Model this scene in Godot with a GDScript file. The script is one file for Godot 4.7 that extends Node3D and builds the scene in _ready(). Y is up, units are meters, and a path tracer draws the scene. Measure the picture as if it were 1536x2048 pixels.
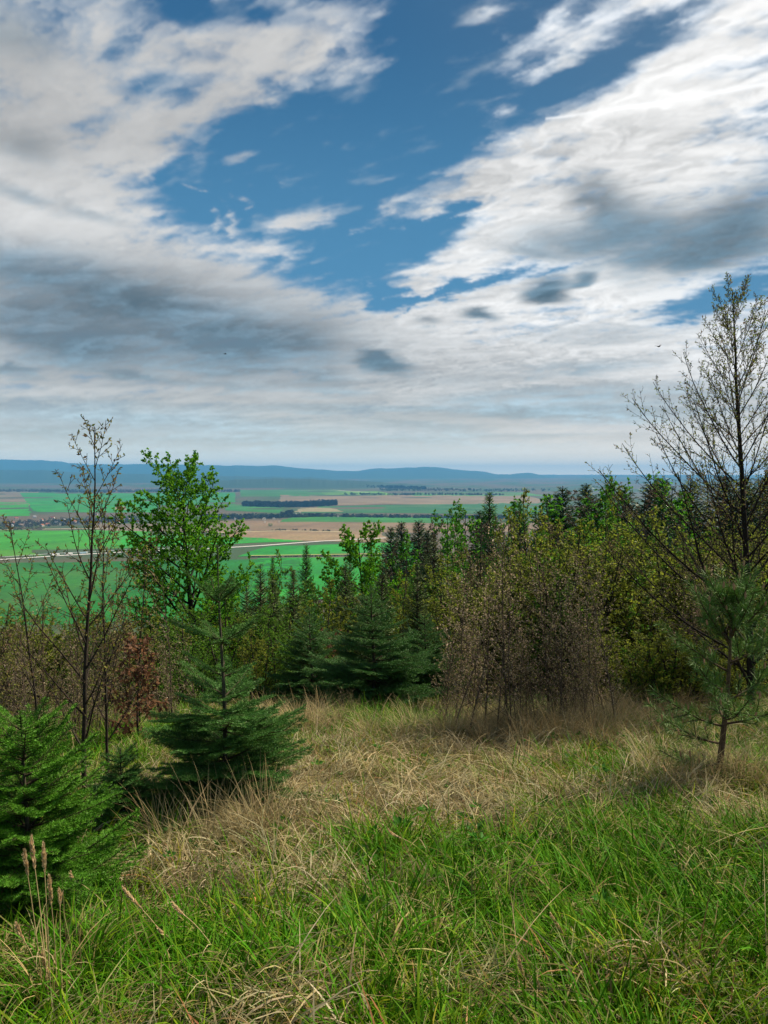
extends Node3D
# A hillside clearing in spring above a wide valley of fields, under a broken cloudy sky.
# Order: camera, sky, sun, exposure; then terrain, valley, hills; then trees and shrubs; grass and small details last.

const FOCAL := 1577.0          # photograph pixels (1536 x 2048 frame)
const EYE := Vector3(0, 1.65, 0)
const PITCH := 0.0437          # the camera looks down by this angle
const SUN_AZ := 58.0           # degrees to the right of straight ahead
const SUN_EL := 48.0
var rng := RandomNumberGenerator.new()
var bumps := FastNoiseLite.new()
var taken := {}
var mats := {}

func _ready() -> void:
	rng.seed = 20240421
	bumps.seed = 5
	bumps.frequency = 1.0
	bumps.fractal_octaves = 3
	make_camera()
	make_light()
	make_materials()
	build_all()

func make_camera() -> void:
	var cam := Camera3D.new()
	cam.name = "camera"
	cam.fov = 66.0
	cam.near = 0.05
	cam.far = 120000.0
	cam.position = EYE
	cam.rotation = Vector3(-PITCH, 0, 0)
	add_child(cam)

func make_light() -> void:
	var env := Environment.new()
	env.background_mode = Environment.BG_SKY
	var pano := PanoramaSkyMaterial.new()
	pano.panorama = ImageTexture.create_from_image(sky_image())
	var sky := Sky.new()
	sky.sky_material = pano
	env.sky = sky
	env.background_energy_multiplier = 0.62
	env.tonemap_mode = Environment.TONE_MAPPER_LINEAR
	env.tonemap_exposure = 1.75
	env.sdfgi_enabled = true
	env.ssao_enabled = true
	env.ssil_enabled = true
	env.fog_enabled = true
	env.fog_density = 0.00006
	env.fog_light_color = Color(0.42, 0.75, 1.0)
	var we := WorldEnvironment.new()
	we.name = "world_environment"
	we.environment = env
	add_child(we)
	var sun := DirectionalLight3D.new()
	sun.name = "sun"
	sun.light_color = Color(1.0, 0.95, 0.86)
	sun.light_energy = 1.6
	sun.light_angular_distance = 9.0     # the sun stands behind thin bright cloud
	sun.shadow_enabled = true
	add_child(sun)
	sun.look_at_from_position(sun_dir() * 100.0, Vector3.ZERO, Vector3.UP)

func sun_dir() -> Vector3:
	return sky_dir(deg_to_rad(SUN_AZ), deg_to_rad(SUN_EL))

func sky_dir(az: float, el: float) -> Vector3:
	return Vector3(sin(az) * cos(el), sin(el), -cos(az) * cos(el))

# direction of a pixel of the photograph
func ray(px: float, py: float) -> Vector3:
	return Vector3((px - 768.0) / FOCAL, (1024.0 - py) / FOCAL, -1.0).rotated(Vector3.RIGHT, -PITCH)

func angles(px: float, py: float) -> Vector2:
	var d := ray(px, py).normalized()
	return Vector2(rad_to_deg(atan2(d.x, -d.z)), rad_to_deg(asin(d.y)))

# ---------------------------------------------------------------- sky
# Cloud banks: where the cloud layer is closed (cover above 0) or torn open (below 0), and where it is thick and grey.
# x, y, half width, half height (photograph pixels, turned into compass and height angles), tilt in degrees, amount
const COVER := [
	[20, 300, 300, 330, 0, 1.3], [180, 560, 460, 170, 12, 1.3], [330, 560, 330, 80, 16, 0.8], [560, 640, 240, 80, 14, 0.6],
	[600, 85, 210, 75, -10, 1.25], [440, 110, 190, 70, 8, 0.75], [430, 215, 140, 45, -18, 0.75], [330, 290, 90, 60, -20, 0.5], [720, 150, 90, 60, -25, 0.5],
	[640, 425, 60, 22, -22, 0.9], [540, 490, 70, 25, 8, 0.7], [375, 370, 17, 8, 20, 1.0], [392, 391, 15, 7, 20, 0.9], [408, 425, 17, 9, 15, 0.9], [425, 408, 16, 8, 20, 0.9], [440, 393, 14, 7, 20, 0.9], [452, 430, 18, 8, 10, 0.9], [468, 405, 22, 10, 15, 1.0], [484, 371, 15, 9, 10, 0.9], [490, 420, 22, 9, 15, 1.0], [470, 447, 20, 8, 10, 0.9], [556, 379, 24, 8, 5, 0.9], [520, 395, 14, 6, 10, 0.7], [430, 447, 16, 8, 10, 0.8], [585, 432, 40, 16, -15, 0.8], [488, 308, 36, 15, -18, 0.9], [700, 468, 40, 8, -12, 0.8], [640, 487, 16, 6, -10, 0.7], [785, 355, 24, 14, -30, 0.6], [655, 285, 22, 7, -20, 0.45], [765, 262, 14, 7, -20, 0.45], [760, 425, 60, 18, -25, 0.6], [870, 118, 30, 14, -35, 0.5],
	[780, 100, 30, 20, -30, 0.4],
	[1300, 270, 420, 95, -18, 1.25], [1000, 330, 200, 60, -22, 0.9], [1450, 330, 220, 110, 0, 0.8], [1420, 70, 230, 90, -22, 1.3], [1200, 55, 300, 60, -24, 1.2], [1040, 110, 130, 40, -35, 0.6], [960, 40, 60, 50, -40, 0.35], [1230, 115, 70, 30, -15, 0.7],
	[1090, 70, 60, 45, -45, 0.3], [880, 410, 120, 22, -14, 0.55],
	[990, 500, 220, 62, -16, 1.1], [1300, 450, 300, 95, 0, 1.3], [1150, 560, 460, 60, -8, 1.0], [840, 560, 60, 40, -20, 0.6],
	[768, 760, 1500, 140, 0, 1.6], [500, 700, 600, 90, 8, 0.7], [1200, 680, 400, 70, -5, 0.6],
	[660, 300, 250, 130, -20, -0.9], [930, 215, 210, 60, -28, -0.75], [800, 490, 170, 40, -14, -1.1], [660, 480, 90, 30, 10, -0.6], [520, 30, 230, 30, 3, -0.5], [360, 345, 60, 45, -30, -0.7], [380, 420, 40, 40, 20, -0.3],
	[830, 40, 120, 70, -20, -0.5], [1170, 165, 200, 24, -16, -0.75], [1400, 150, 70, 18, -10, -0.5], [395, 30, 60, 45, 40, -0.6],
	[900, 585, 150, 15, -12, -1.7], [800, 600, 70, 16, -5, -1.2], [1400, 605, 110, 26, -10, -1.5], [1350, 645, 70, 12, -6, -0.8], [1110, 555, 90, 9, -10, -0.7], [330, 160, 60, 14, -10, -0.5],
	[900, 440, 100, 24, -16, -0.5], [740, 600, 40, 12, 5, -0.7]]
const GREY := [
	[300, 630, 380, 85, 5, 0.62], [480, 690, 150, 55, 0, 0.55], [140, 690, 180, 50, 6, 0.5], [60, 530, 160, 45, 4, 0.4], [250, 575, 200, 40, 12, 0.3], [20, 740, 60, 14, 0, 0.5], [260, 755, 80, 10, 5, 0.4],
	[1330, 475, 260, 60, 0, 0.85], [1430, 500, 160, 40, -4, 0.5], [1490, 410, 90, 55, -10, 0.6], [1190, 385, 55, 35, 20, 0.6], [1250, 430, 110, 40, 20, 0.45], [1100, 470, 60, 20, 10, 0.3], [1060, 505, 70, 16, 12, 0.3],
	[1101, 580, 40, 19, 0, 2.2], [1168, 558, 20, 11, -10, 1.5], [968, 625, 26, 11, 10, 1.4], [872, 637, 20, 8, 0, 0.6], [760, 722, 48, 20, 14, 1.7], [800, 738, 30, 10, 0, 0.6],
	[1180, 668, 140, 16, 0, 0.3], [1150, 733, 170, 10, -2, 0.5], [1180, 785, 240, 15, 0, 0.5], [1150, 825, 230, 17, 2, 0.65], [960, 800, 130, 14, -4, 0.4], [850, 852, 120, 14, 6, 0.4], [690, 785, 60, 9, 2, 0.35],
	[180, 830, 280, 28, 2, 0.42], [100, 865, 220, 16, 0, 0.3], [480, 850, 260, 22, 4, 0.38], [560, 885, 260, 16, 3, 0.35], [900, 885, 200, 14, 2, 0.38], [430, 770, 150, 6, 0, 0.25], [560, 745, 130, 8, 0, 0.3], [640, 762, 60, 12, 0, 0.3],
	[70, 290, 70, 26, 0, 0.22], [60, 390, 80, 12, 15, 0.3], [190, 425, 70, 12, 16, 0.22], [40, 60, 120, 60, 0, 0.16], [640, 690, 60, 60, 0, 0.2], [1390, 620, 120, 40, 0, 0.1]]

func bank_field(banks: Array) -> Image:
	# 0.25 degree cells, azimuth -44..44, height -3..41
	var w := 352
	var h := 176
	var data := PackedFloat32Array()
	data.resize(w * h)
	for b in banks:
		var o := angles(b[0], b[1])
		var rx := (angles(b[0] + b[2] * 0.5, b[1]).x - angles(b[0] - b[2] * 0.5, b[1]).x)
		var ry := (angles(b[0], b[1] - b[3] * 0.5).y - angles(b[0], b[1] + b[3] * 0.5).y)
		var ca := cos(deg_to_rad(b[4]))
		var sa := sin(deg_to_rad(b[4]))
		var reach := maxf(rx, ry) * 2.0
		for j in range(maxi(0, int((o.y - reach + 3.0) * 4)), mini(h, int((o.y + reach + 3.0) * 4))):
			for i in range(maxi(0, int((o.x - reach + 44.0) * 4)), mini(w, int((o.x + reach + 44.0) * 4))):
				var dx := (i + 0.5) * 0.25 - 44.0 - o.x
				var dy := -((j + 0.5) * 0.25 - 3.0 - o.y)
				var u := (dx * ca + dy * sa) / rx
				var v := (-dx * sa + dy * ca) / ry
				var r2 := u * u + v * v
				if r2 < 4.0:
					data[j * w + i] += b[5] * exp(-r2 * 1.1) * (1.0 - r2 / 4.0)
	return Image.create_from_data(w, h, false, Image.FORMAT_RF, data.to_byte_array())

func field_at(f: PackedFloat32Array, az: float, el: float) -> float:
	var x := clampf((az + 44.0) * 4.0 - 0.5, 0.0, 350.0)
	var y := clampf((el + 3.0) * 4.0 - 0.5, 0.0, 174.0)
	var i := int(x)
	var j := int(y)
	var k := j * 352 + i
	return lerpf(lerpf(f[k], f[k + 1], x - i), lerpf(f[k + 352], f[k + 353], x - i), y - j)

func sky_image() -> Image:
	var cover := bank_field(COVER).get_data().to_float32_array()
	var grey := bank_field(GREY).get_data().to_float32_array()
	var soft := FastNoiseLite.new()
	soft.seed = 11
	soft.frequency = 1.0
	soft.fractal_octaves = 6
	soft.fractal_gain = 0.56
	var puff := FastNoiseLite.new()
	puff.seed = 23
	puff.frequency = 1.0
	puff.fractal_octaves = 5
	puff.fractal_gain = 0.55
	var broad := FastNoiseLite.new()
	broad.seed = 31
	broad.frequency = 1.0
	broad.fractal_octaves = 3
	var sun := sun_dir()
	var img := Image.create(1024, 512, false, Image.FORMAT_RGBF)
	paint_sky(img, -180.0, 90.0, 1024.0 / 360.0, cover, grey, soft, puff, broad, sun)
	img.resize(4096, 2048, Image.INTERPOLATE_CUBIC)
	# the part over the valley again, at the full fineness of the panorama
	var fine := Image.create(820, 470, false, Image.FORMAT_RGBF)
	var x0 := 2048 - 410
	var y0 := 1024 - 440
	paint_sky(fine, (x0 - 2048) * 360.0 / 4096.0, 90.0 - y0 * 180.0 / 2048.0, 4096.0 / 360.0, cover, grey, soft, puff, broad, sun)
	img.blit_rect(fine, Rect2i(0, 0, 820, 470), Vector2i(x0, y0))
	# a panorama begins straight ahead
	var turned := Image.create(4096, 2048, false, Image.FORMAT_RGBF)
	turned.blit_rect(img, Rect2i(2048, 0, 2048, 2048), Vector2i(0, 0))
	turned.blit_rect(img, Rect2i(0, 0, 2048, 2048), Vector2i(2048, 0))
	return turned

func paint_sky(img: Image, az0: float, el0: float, per_degree: float, cover: PackedFloat32Array, grey: PackedFloat32Array, soft: FastNoiseLite, puff: FastNoiseLite, broad: FastNoiseLite, sun: Vector3) -> void:
	var trail_a := angles(1090, 238)
	var trail_b := angles(1620, 150)
	for j in img.get_height():
		var el := el0 - (j + 0.5) / per_degree
		if el < -1.5:
			img.fill_rect(Rect2i(0, j, img.get_width(), img.get_height() - j), Color(0.30, 0.34, 0.36))
			break
		for i in img.get_width():
			var az := az0 + (i + 0.5) / per_degree
			var d := sky_dir(deg_to_rad(az), deg_to_rad(el))
			var up := maxf(d.y, 0.0)
			var q := Vector2(d.x, d.z) / (up + 0.11)
			# long streaks run from far on the left to near on the right
			var s := Vector2(q.x * 0.80 + q.y * 0.60, (-q.x * 0.60 + q.y * 0.80) * 2.1)
			var n1 := soft.get_noise_2d(s.x * 0.9, s.y * 0.9)
			var n2 := puff.get_noise_2d(q.x * 3.6 + n1 * 1.5, q.y * 3.6)
			var n4 := puff.get_noise_2d(s.x * 4.5 + 9.0, s.y * 4.5)
			var n5 := puff.get_noise_2d(q.x * 15.0 + n4 * 2.0, q.y * 15.0)
			var calm := broad.get_noise_2d(q.x * 0.55, q.y * 1.3)
			var wob := n1 * 1.8
			# away from the banks listed above the sky goes on as a mixed, two-thirds closed layer
			var inside := smoothstep(44.0, 33.0, absf(az)) * smoothstep(41.0, 34.0, el)
			var big := broad.get_noise_2d(q.x * 0.35 + 40.0, q.y * 0.35)
			var c := lerpf(0.45 + big * 1.6, 0.0, inside)
			var g := lerpf(0.15 + maxf(0.0, big) * 0.9, 0.0, inside)
			if inside > 0.0:
				c += inside * (field_at(cover, az + wob, el + n2 * 0.9 + wob * 0.4) - 0.02)
				g += inside * field_at(grey, az + n1 * 1.5, el + n2 * 0.5 + n1 * 0.5)
			var low := smoothstep(10.0, 3.0, el)
			var left := smoothstep(10.0, -8.0, az)
			c = c / sqrt(1.0 + 0.55 * c * c)
			var thick := c + (n1 * 0.62 + n2 * 0.34 + n4 * 0.46 + n5 * 0.22) * (1.0 - 0.6 * low)
			var a := smoothstep(-0.06, lerpf(0.84, 1.0, left), thick)
			a = lerpf(a, a * a * (3.0 - 2.0 * a), 0.3)
			var n3 := puff.get_noise_2d((q.x + sun.x * 0.05) * 3.6 + n1 * 1.5, (q.y + sun.z * 0.05) * 3.6)
			var lumps := lerpf(1.2, 0.4, maxf(left, low))
			# the side of a grey heap that faces the sun is lit
			var rim := 0.0
			if inside > 0.0:
				rim = clampf(g - field_at(grey, az + n1 * 1.5 + 0.5, el + n2 * 0.5 + n1 * 0.5 + 1.1) - 0.05, 0.0, 0.6) * inside
			var near_sun := d.dot(sun)
			var glow := smoothstep(0.50, 0.97, near_sun)
			var relief := lerpf(0.42, 0.07, maxf(left, low))
			var bright := lerpf(0.44, 0.84, glow) + 0.10 * smoothstep(0.3, 0.9, near_sun) + (n2 - n3) * relief + calm * 0.13 + n1 * 0.10 + n4 * 0.07 + 0.17 * smoothstep(27.0, 15.0, el) * smoothstep(4.0, 13.0, el) * (1.0 - glow) + 0.16 * smoothstep(22.0, 14.0, el) * smoothstep(2.0, 8.0, el) * smoothstep(-8.0, 14.0, az) * smoothstep(90.0, 50.0, az)
			bright = clampf(bright, 0.16, 1.02)
			bright = minf(bright + rim * 0.35 * (1.0 - left), 1.05)
			var white := Color(bright, bright * 0.985, bright * 0.965).lerp(Color(bright * 0.93, bright * 0.99, bright * 1.06), smoothstep(0.85, 0.3, thick))
			var blue := Color(0.030, 0.116, 0.255).lerp(Color(0.080, 0.245, 0.430), smoothstep(32.0, 12.0, el))
			blue = blue.lerp(Color(0.42, 0.50, 0.56), 0.34 * smoothstep(-0.05, 0.55, n4 * 0.8 + n1 * 0.8 + c * 0.35))
			blue = blue.lerp(Color(0.16, 0.22, 0.28), smoothstep(0.62, 0.98, near_sun) * 0.55)
			# thick cloud lets less light through: the grey deepens gradually and carries its own billows
			var depth := maxf(g - rim * 0.4, 0.0) * (1.0 + n1 * 0.7 + n2 * lumps * 0.55 + n4 * 0.35)
			depth = clampf(depth, 0.0, 2.0)
			var k := 1.0 - exp(-depth * 3.4)
			var shade := Color(0.105, 0.165, 0.212).lerp(Color(0.19, 0.33, 0.42), low)
			var billow := clampf(1.0 + n2 * 0.9 + n4 * 0.4 + calm * 0.7 + n5 * 0.25, 0.6, 2.0)
			shade = Color(shade.r * billow, shade.g * billow, shade.b * billow)
			var cloud := white.lerp(shade, k)
			# level bands low over the valley
			var bands := broad.get_noise_2d(az * 0.02, el * 0.55 + calm * 0.4)
			cloud = cloud.lerp(shade, low * 0.55 * smoothstep(-0.1, 0.5, bands))
			var col := blue.lerp(cloud, maxf(a, low * 0.93))
			# the air towards the horizon
			var air := Color(0.60, 0.60, 0.585).lerp(Color(0.72, 0.65, 0.60), smoothstep(-6.0, 22.0, az) * smoothstep(60.0, 30.0, az))
			air = Color(air.r * 3.8, air.g * 3.15, air.b * 2.05)
			col = col.lerp(air, 0.92 * exp(-maxf(el, 0.0) / 2.0))
			# a fresh vapour trail
			if absf(az - 24.0) < 16.0 and el > 20.0:
				var t := (az - trail_a.x) / (trail_b.x - trail_a.x)
				if t > 0.0 and t < 1.2:
					var off := absf(el - lerpf(trail_a.y, trail_b.y, t) - 0.35 * t * (1.0 - t)) / (0.055 + 0.09 * t)
					col = col.lerp(Color(1.08, 1.08, 1.08), 0.75 * exp(-off * off))
			img.set_pixel(i, j, col)

# ---------------------------------------------------------------- tools
class Shape:
	var v := PackedVector3Array()
	var n := PackedVector3Array()
	var c := PackedColorArray()

	func tri(a: Vector3, b: Vector3, d: Vector3, col: Color) -> void:
		var m := (d - a).cross(b - a).normalized()
		v.append(a); v.append(b); v.append(d)
		n.append(m); n.append(m); n.append(m)
		c.append(col); c.append(col); c.append(col)

	func quad(a: Vector3, b: Vector3, d: Vector3, e: Vector3, col: Color) -> void:
		tri(a, b, d, col)
		tri(a, d, e, col)

	func tri_n(a: Vector3, b: Vector3, d: Vector3, na: Vector3, nb: Vector3, nd: Vector3, ca: Color, cb: Color, cd: Color) -> void:
		v.append(a); v.append(b); v.append(d)
		n.append(na); n.append(nb); n.append(nd)
		c.append(ca); c.append(cb); c.append(cd)

	# a piece of land: faces up
	func land_tri(a: Vector3, b: Vector3, d: Vector3, ca: Color, cb: Color, cd: Color) -> void:
		var m := (d - a).cross(b - a).normalized()
		if m.y < 0.0:
			tri_n(a, d, b, -m, -m, -m, ca, cd, cb)
		else:
			tri_n(a, b, d, m, m, m, ca, cb, cd)

	# a round limb along points, with a radius at each
	func tube(p: PackedVector3Array, r: PackedFloat32Array, sides: int, col: Color) -> void:
		var rings: Array[PackedVector3Array] = []
		var outs: Array[PackedVector3Array] = []
		var side := Vector3.ZERO
		for k in p.size():
			var t := (p[mini(k + 1, p.size() - 1)] - p[maxi(k - 1, 0)]).normalized()
			if k == 0:
				side = t.cross(Vector3(0.31, 0.2, 0.93)).normalized()
			else:
				side = (side - t * side.dot(t)).normalized()
			var other := t.cross(side)
			var ring := PackedVector3Array()
			var out := PackedVector3Array()
			for s in sides:
				var a := TAU * s / sides
				var o := side * cos(a) + other * sin(a)
				ring.append(p[k] + o * r[k])
				out.append(o)
			rings.append(ring)
			outs.append(out)
		for k in p.size() - 1:
			for s in sides:
				var e := (s + 1) % sides
				tri_n(rings[k][s], rings[k + 1][s], rings[k + 1][e], outs[k][s], outs[k + 1][s], outs[k + 1][e], col, col, col)
				tri_n(rings[k][s], rings[k + 1][e], rings[k][e], outs[k][s], outs[k + 1][e], outs[k][e], col, col, col)

	func mesh(mat: Material, into: ArrayMesh = null) -> ArrayMesh:
		var m := into if into else ArrayMesh.new()
		if v.is_empty():
			return m
		var arrays := []
		arrays.resize(Mesh.ARRAY_MAX)
		arrays[Mesh.ARRAY_VERTEX] = v
		arrays[Mesh.ARRAY_NORMAL] = n
		arrays[Mesh.ARRAY_COLOR] = c
		m.add_surface_from_arrays(Mesh.PRIMITIVE_TRIANGLES, arrays)
		m.surface_set_material(m.get_surface_count() - 1, mat)
		return m

# many small copies of one mesh: place and tint of each
class Copies:
	var t: Array[Transform3D] = []
	var c := PackedColorArray()

	func add(where: Transform3D, tint: Color) -> void:
		t.append(where)
		c.append(tint)

	func multimesh(m: Mesh) -> MultiMesh:
		var mm := MultiMesh.new()
		mm.transform_format = MultiMesh.TRANSFORM_3D
		mm.use_colors = true
		mm.mesh = m
		mm.instance_count = t.size()
		for i in t.size():
			mm.set_instance_transform(i, t[i])
			mm.set_instance_color(i, c[i])
		return mm

func numbered(called: String) -> String:
	taken[called] = taken.get(called, -1) + 1
	return called if taken[called] == 0 else "%s_%03d" % [called, taken[called]]

func thing(called: String, label: String, category: String, at := Vector3.ZERO, turn := 0.0, group := "") -> Node3D:
	var o := Node3D.new()
	o.name = numbered(called)
	add_child(o)
	o.position = at
	o.rotation.y = turn
	tag(o, label, category, group)
	return o

func tag(o: Node3D, label: String, category: String, group := "") -> void:
	o.set_meta("label", label)
	o.set_meta("category", category)
	if group:
		o.set_meta("group", group)

func copy_of(source: Node3D, label: String, at: Vector3, turn: float, size: Vector3, group := "") -> Node3D:
	var o: Node3D = source.duplicate()
	o.name = numbered(String(source.name).rstrip("_0123456789"))
	add_child(o)
	o.position = at
	o.rotation = Vector3(0, turn, 0)
	o.scale = size
	o.set_meta("label", label)
	if group:
		o.set_meta("group", group)
	return o

func part(parent: Node3D, called: String, m: Mesh, where := Transform3D.IDENTITY) -> MeshInstance3D:
	var o := MeshInstance3D.new()
	o.name = called
	o.mesh = m
	o.transform = where
	parent.add_child(o, true)
	return o

func many(parent: Node3D, called: String, m: Mesh, set_of: Copies) -> MultiMeshInstance3D:
	var o := MultiMeshInstance3D.new()
	o.name = called
	o.multimesh = set_of.multimesh(m)
	o.set_meta("kind", "stuff")
	parent.add_child(o, true)
	return o

func structure(called: String, m: Mesh, label: String) -> MeshInstance3D:
	var o := MeshInstance3D.new()
	o.name = numbered(called)
	o.mesh = m
	o.set_meta("kind", "structure")
	o.set_meta("label", label)
	o.set_meta("category", called.replace("_", " "))
	add_child(o)
	return o

func rnd(a: float, b: float) -> float:
	return rng.randf_range(a, b)

func any_dir() -> Vector3:
	var z := rnd(-1, 1)
	var a := rnd(0, TAU)
	var s := sqrt(1.0 - z * z)
	return Vector3(cos(a) * s, z, sin(a) * s)

func tone(c: Color, by: float) -> Color:
	var k := 1.0 + rnd(-by, by)
	return Color(c.r * k * (1.0 + rnd(-by, by) * 0.3), c.g * k, c.b * k * (1.0 + rnd(-by, by) * 0.3))

# a frame whose y axis points along dir
func along(dir: Vector3, spin := 0.0) -> Basis:
	var y := dir.normalized()
	var x := y.cross(Vector3(0.37, 0.11, 0.92))
	if x.length() < 0.05:
		x = y.cross(Vector3.RIGHT)
	x = x.normalized().rotated(y, spin)
	return Basis(x, y, x.cross(y))

func surface(called: String, rough := 0.8, through := 0.0, spec := 0.3) -> StandardMaterial3D:
	var m := StandardMaterial3D.new()
	m.resource_name = called
	m.vertex_color_use_as_albedo = true
	m.roughness = rough
	m.metallic_specular = spec
	if through > 0.0:
		m.backlight_enabled = true
		m.backlight = Color(through, through, through)
	mats[called] = m
	return m

func grain(seed_: int, frequency: float, lo: float, octaves := 4) -> NoiseTexture2D:
	var f := FastNoiseLite.new()
	f.seed = seed_
	f.frequency = frequency
	f.fractal_octaves = octaves
	var t := NoiseTexture2D.new()
	t.width = 512
	t.height = 512
	t.seamless = true
	t.noise = f
	var ramp := Gradient.new()
	ramp.set_color(0, Color(lo, lo, lo))
	ramp.set_color(1, Color.WHITE)
	t.color_ramp = ramp
	return t

func make_materials() -> void:
	surface("bark", 0.9)
	mats.bark.albedo_texture = grain(3, 0.03, 0.45)
	mats.bark.uv1_triplanar = true
	mats.bark.uv1_scale = Vector3(6, 1.6, 6)
	surface("leaf", 0.55, 1.0, 0.25)
	surface("needle", 0.5, 0.35)
	surface("grass", 0.6, 0.7, 0.18)
	surface("straw", 0.75, 0.7, 0.2)
	surface("soil", 0.95)
	mats.soil.albedo_texture = grain(8, 0.02, 0.4)
	mats.soil.uv1_triplanar = true
	mats.soil.uv1_world_triplanar = true
	mats.soil.uv1_scale = Vector3(0.7, 0.7, 0.7)
	surface("crop", 0.9)
	mats.crop.albedo_texture = grain(14, 0.03, 0.78)
	mats.crop.uv1_triplanar = true
	mats.crop.uv1_world_triplanar = true
	mats.crop.uv1_scale = Vector3(0.0045, 0.0045, 0.0045)
	surface("plain", 0.85)
	surface("paint", 0.4, 0.0, 0.5)
	surface("wood_mass", 0.9, 0.2)

# ---------------------------------------------------------------- land
func soft_plus(x: float, w: float) -> float:
	return 0.5 * (x + sqrt(x * x + w * w))

# height of the land: the hill falls away in front of the camera to a plain, which rises slowly in the distance
func land(x: float, z: float) -> float:
	var d := -z
	var hill := -0.15 * d - 0.17 * soft_plus(d - 11.0, 4.0) + 0.12 * soft_plus(d - 80.0, 30.0)
	hill += 0.03 * clampf(x, -30.0, 30.0)
	if d < 0.0:
		hill = 3.0 * (1.0 - exp(d * 0.05))
		hill += 0.03 * clampf(x, -30.0, 30.0)
	var r := sqrt(x * x + z * z)
	var near := smoothstep(60.0, 10.0, r)
	hill += near * (0.10 * bumps.get_noise_2d(x * 0.45, z * 0.45) + 0.07 * bumps.get_noise_2d(x * 1.6, z * 1.6))
	hill += smoothstep(20.0, 90.0, r) * 3.0 * bumps.get_noise_2d(x * 0.012, z * 0.012)
	var plain := -160.0 + 0.0105 * soft_plus(d - 3400.0, 900.0) + 5.0 * smoothstep(900.0, 2500.0, d) * bumps.get_noise_2d(x * 0.0006, z * 0.0006)
	return soft_plus(hill - plain, 14.0) + plain if r > 100.0 else hill

# where the ray through a pixel of the photograph meets the land
func on_land(px: float, py: float) -> Vector3:
	var d := ray(px, py)
	var lo := 1.0
	var t := 1.0
	while t < 60000.0 and EYE.y + d.y * t > land(d.x * t, d.z * t):
		lo = t
		t *= 1.03
	for k in 24:
		var m := 0.5 * (lo + t)
		if EYE.y + d.y * m > land(d.x * m, d.z * m):
			lo = m
		else:
			t = m
	return EYE + d * t

# like on_land, for the plain: the hill in front is passed over
func on_plain(px: float, py: float) -> Vector3:
	var d := ray(px, py)
	var lo := 850.0
	var t := 850.0
	while t < 60000.0 and EYE.y + d.y * t > land(d.x * t, d.z * t):
		lo = t
		t *= 1.03
	for k in 24:
		var m := 0.5 * (lo + t)
		if EYE.y + d.y * m > land(d.x * m, d.z * m):
			lo = m
		else:
			t = m
	return EYE + d * t

# the foot of something that stands in column px at a depth of d metres
func foot(px: float, d: float) -> Vector3:
	var r := ray(px, 1024.0)
	var x := r.x / -r.z * d
	return Vector3(x, land(x, -d), -d)

# how tall it must be to reach row py
func reach(px: float, py: float, d: float) -> float:
	var r := ray(px, py)
	return EYE.y + r.y / -r.z * d - foot(px, d).y

func ground_color(x: float, z: float) -> Color:
	var r := sqrt(x * x + z * z)
	var m := bumps.get_noise_2d(x * 0.3, z * 0.3)
	var hill := Color(0.10, 0.085, 0.045).lerp(Color(0.07, 0.09, 0.03), smoothstep(-0.4, 0.4, m))
	var p := bumps.get_noise_2d(x * 0.0012, z * 0.0028)
	var plain := Color(0.09, 0.15, 0.05).lerp(Color(0.20, 0.15, 0.09), smoothstep(-0.15, 0.15, p))
	return plain if r > 800.0 else hill

func build_ground() -> void:
	var rings := PackedFloat32Array()
	var r := 0.35
	while r < 30000.0:
		rings.append(r)
		r *= 1.085
	var turns := PackedFloat32Array()
	for k in 181:
		var t := k / 180.0 * 2.0 - 1.0
		turns.append(PI * (0.35 * t + 0.65 * t * t * t))       # finer straight ahead
	var pts: Array[PackedVector3Array] = []
	var cols: Array[PackedColorArray] = []
	for q in rings:
		var row := PackedVector3Array()
		var cr := PackedColorArray()
		for a in turns:
			var x := sin(a) * q
			var z := -cos(a) * q
			row.append(Vector3(x, land(x, z), z))
			cr.append(ground_color(x, z))
		pts.append(row)
		cols.append(cr)
	var sh := Shape.new()
	for i in rings.size() - 1:
		for k in turns.size() - 1:
			var a := pts[i][k]
			var b := pts[i + 1][k]
			var c := pts[i + 1][k + 1]
			var e := pts[i][k + 1]
			sh.land_tri(a, b, c, cols[i][k], cols[i + 1][k], cols[i + 1][k + 1])
			sh.land_tri(a, c, e, cols[i][k], cols[i + 1][k + 1], cols[i][k + 1])
	for k in turns.size() - 1:
		sh.land_tri(Vector3(0, land(0, 0), 0), pts[0][k], pts[0][k + 1], cols[0][k], cols[0][k], cols[0][k])
	structure("ground", sh.mesh(mats.soil), "grassy hillside falling to a wide plain below")

# a field between four corners given as pixels, draped on the plain
func field(p: Array, col: Color, label: String, lift := 0.5) -> void:
	var q: Array[Vector3] = []
	for k in 4:
		q.append(on_plain(p[k][0], p[k][1]))
	var sh := Shape.new()
	var steps := 24
	var grid: Array[PackedVector3Array] = []
	for i in steps + 1:
		var row := PackedVector3Array()
		for j in steps + 1:
			var u := i / float(steps)
			var w := j / float(steps)
			var a := q[0].lerp(q[1], u).lerp(q[3].lerp(q[2], u), w)
			# boundaries that are not ruler straight
			a.x += 14.0 * bumps.get_noise_2d(a.x * 0.004, a.z * 0.004)
			a.z += 24.0 * bumps.get_noise_2d(a.x * 0.004 + 50.0, a.z * 0.004)
			row.append(Vector3(a.x, land(a.x, a.z) + lift, a.z))
		grid.append(row)
	for i in steps:
		for j in steps:
			var a := grid[i][j]
			var b := grid[i + 1][j]
			var c := grid[i + 1][j + 1]
			var e := grid[i][j + 1]
			sh.land_tri(a, b, c, mottled(col, a), mottled(col, b), mottled(col, c))
			sh.land_tri(a, c, e, mottled(col, a), mottled(col, c), mottled(col, e))
	structure("field", sh.mesh(mats.crop), label)

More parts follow.
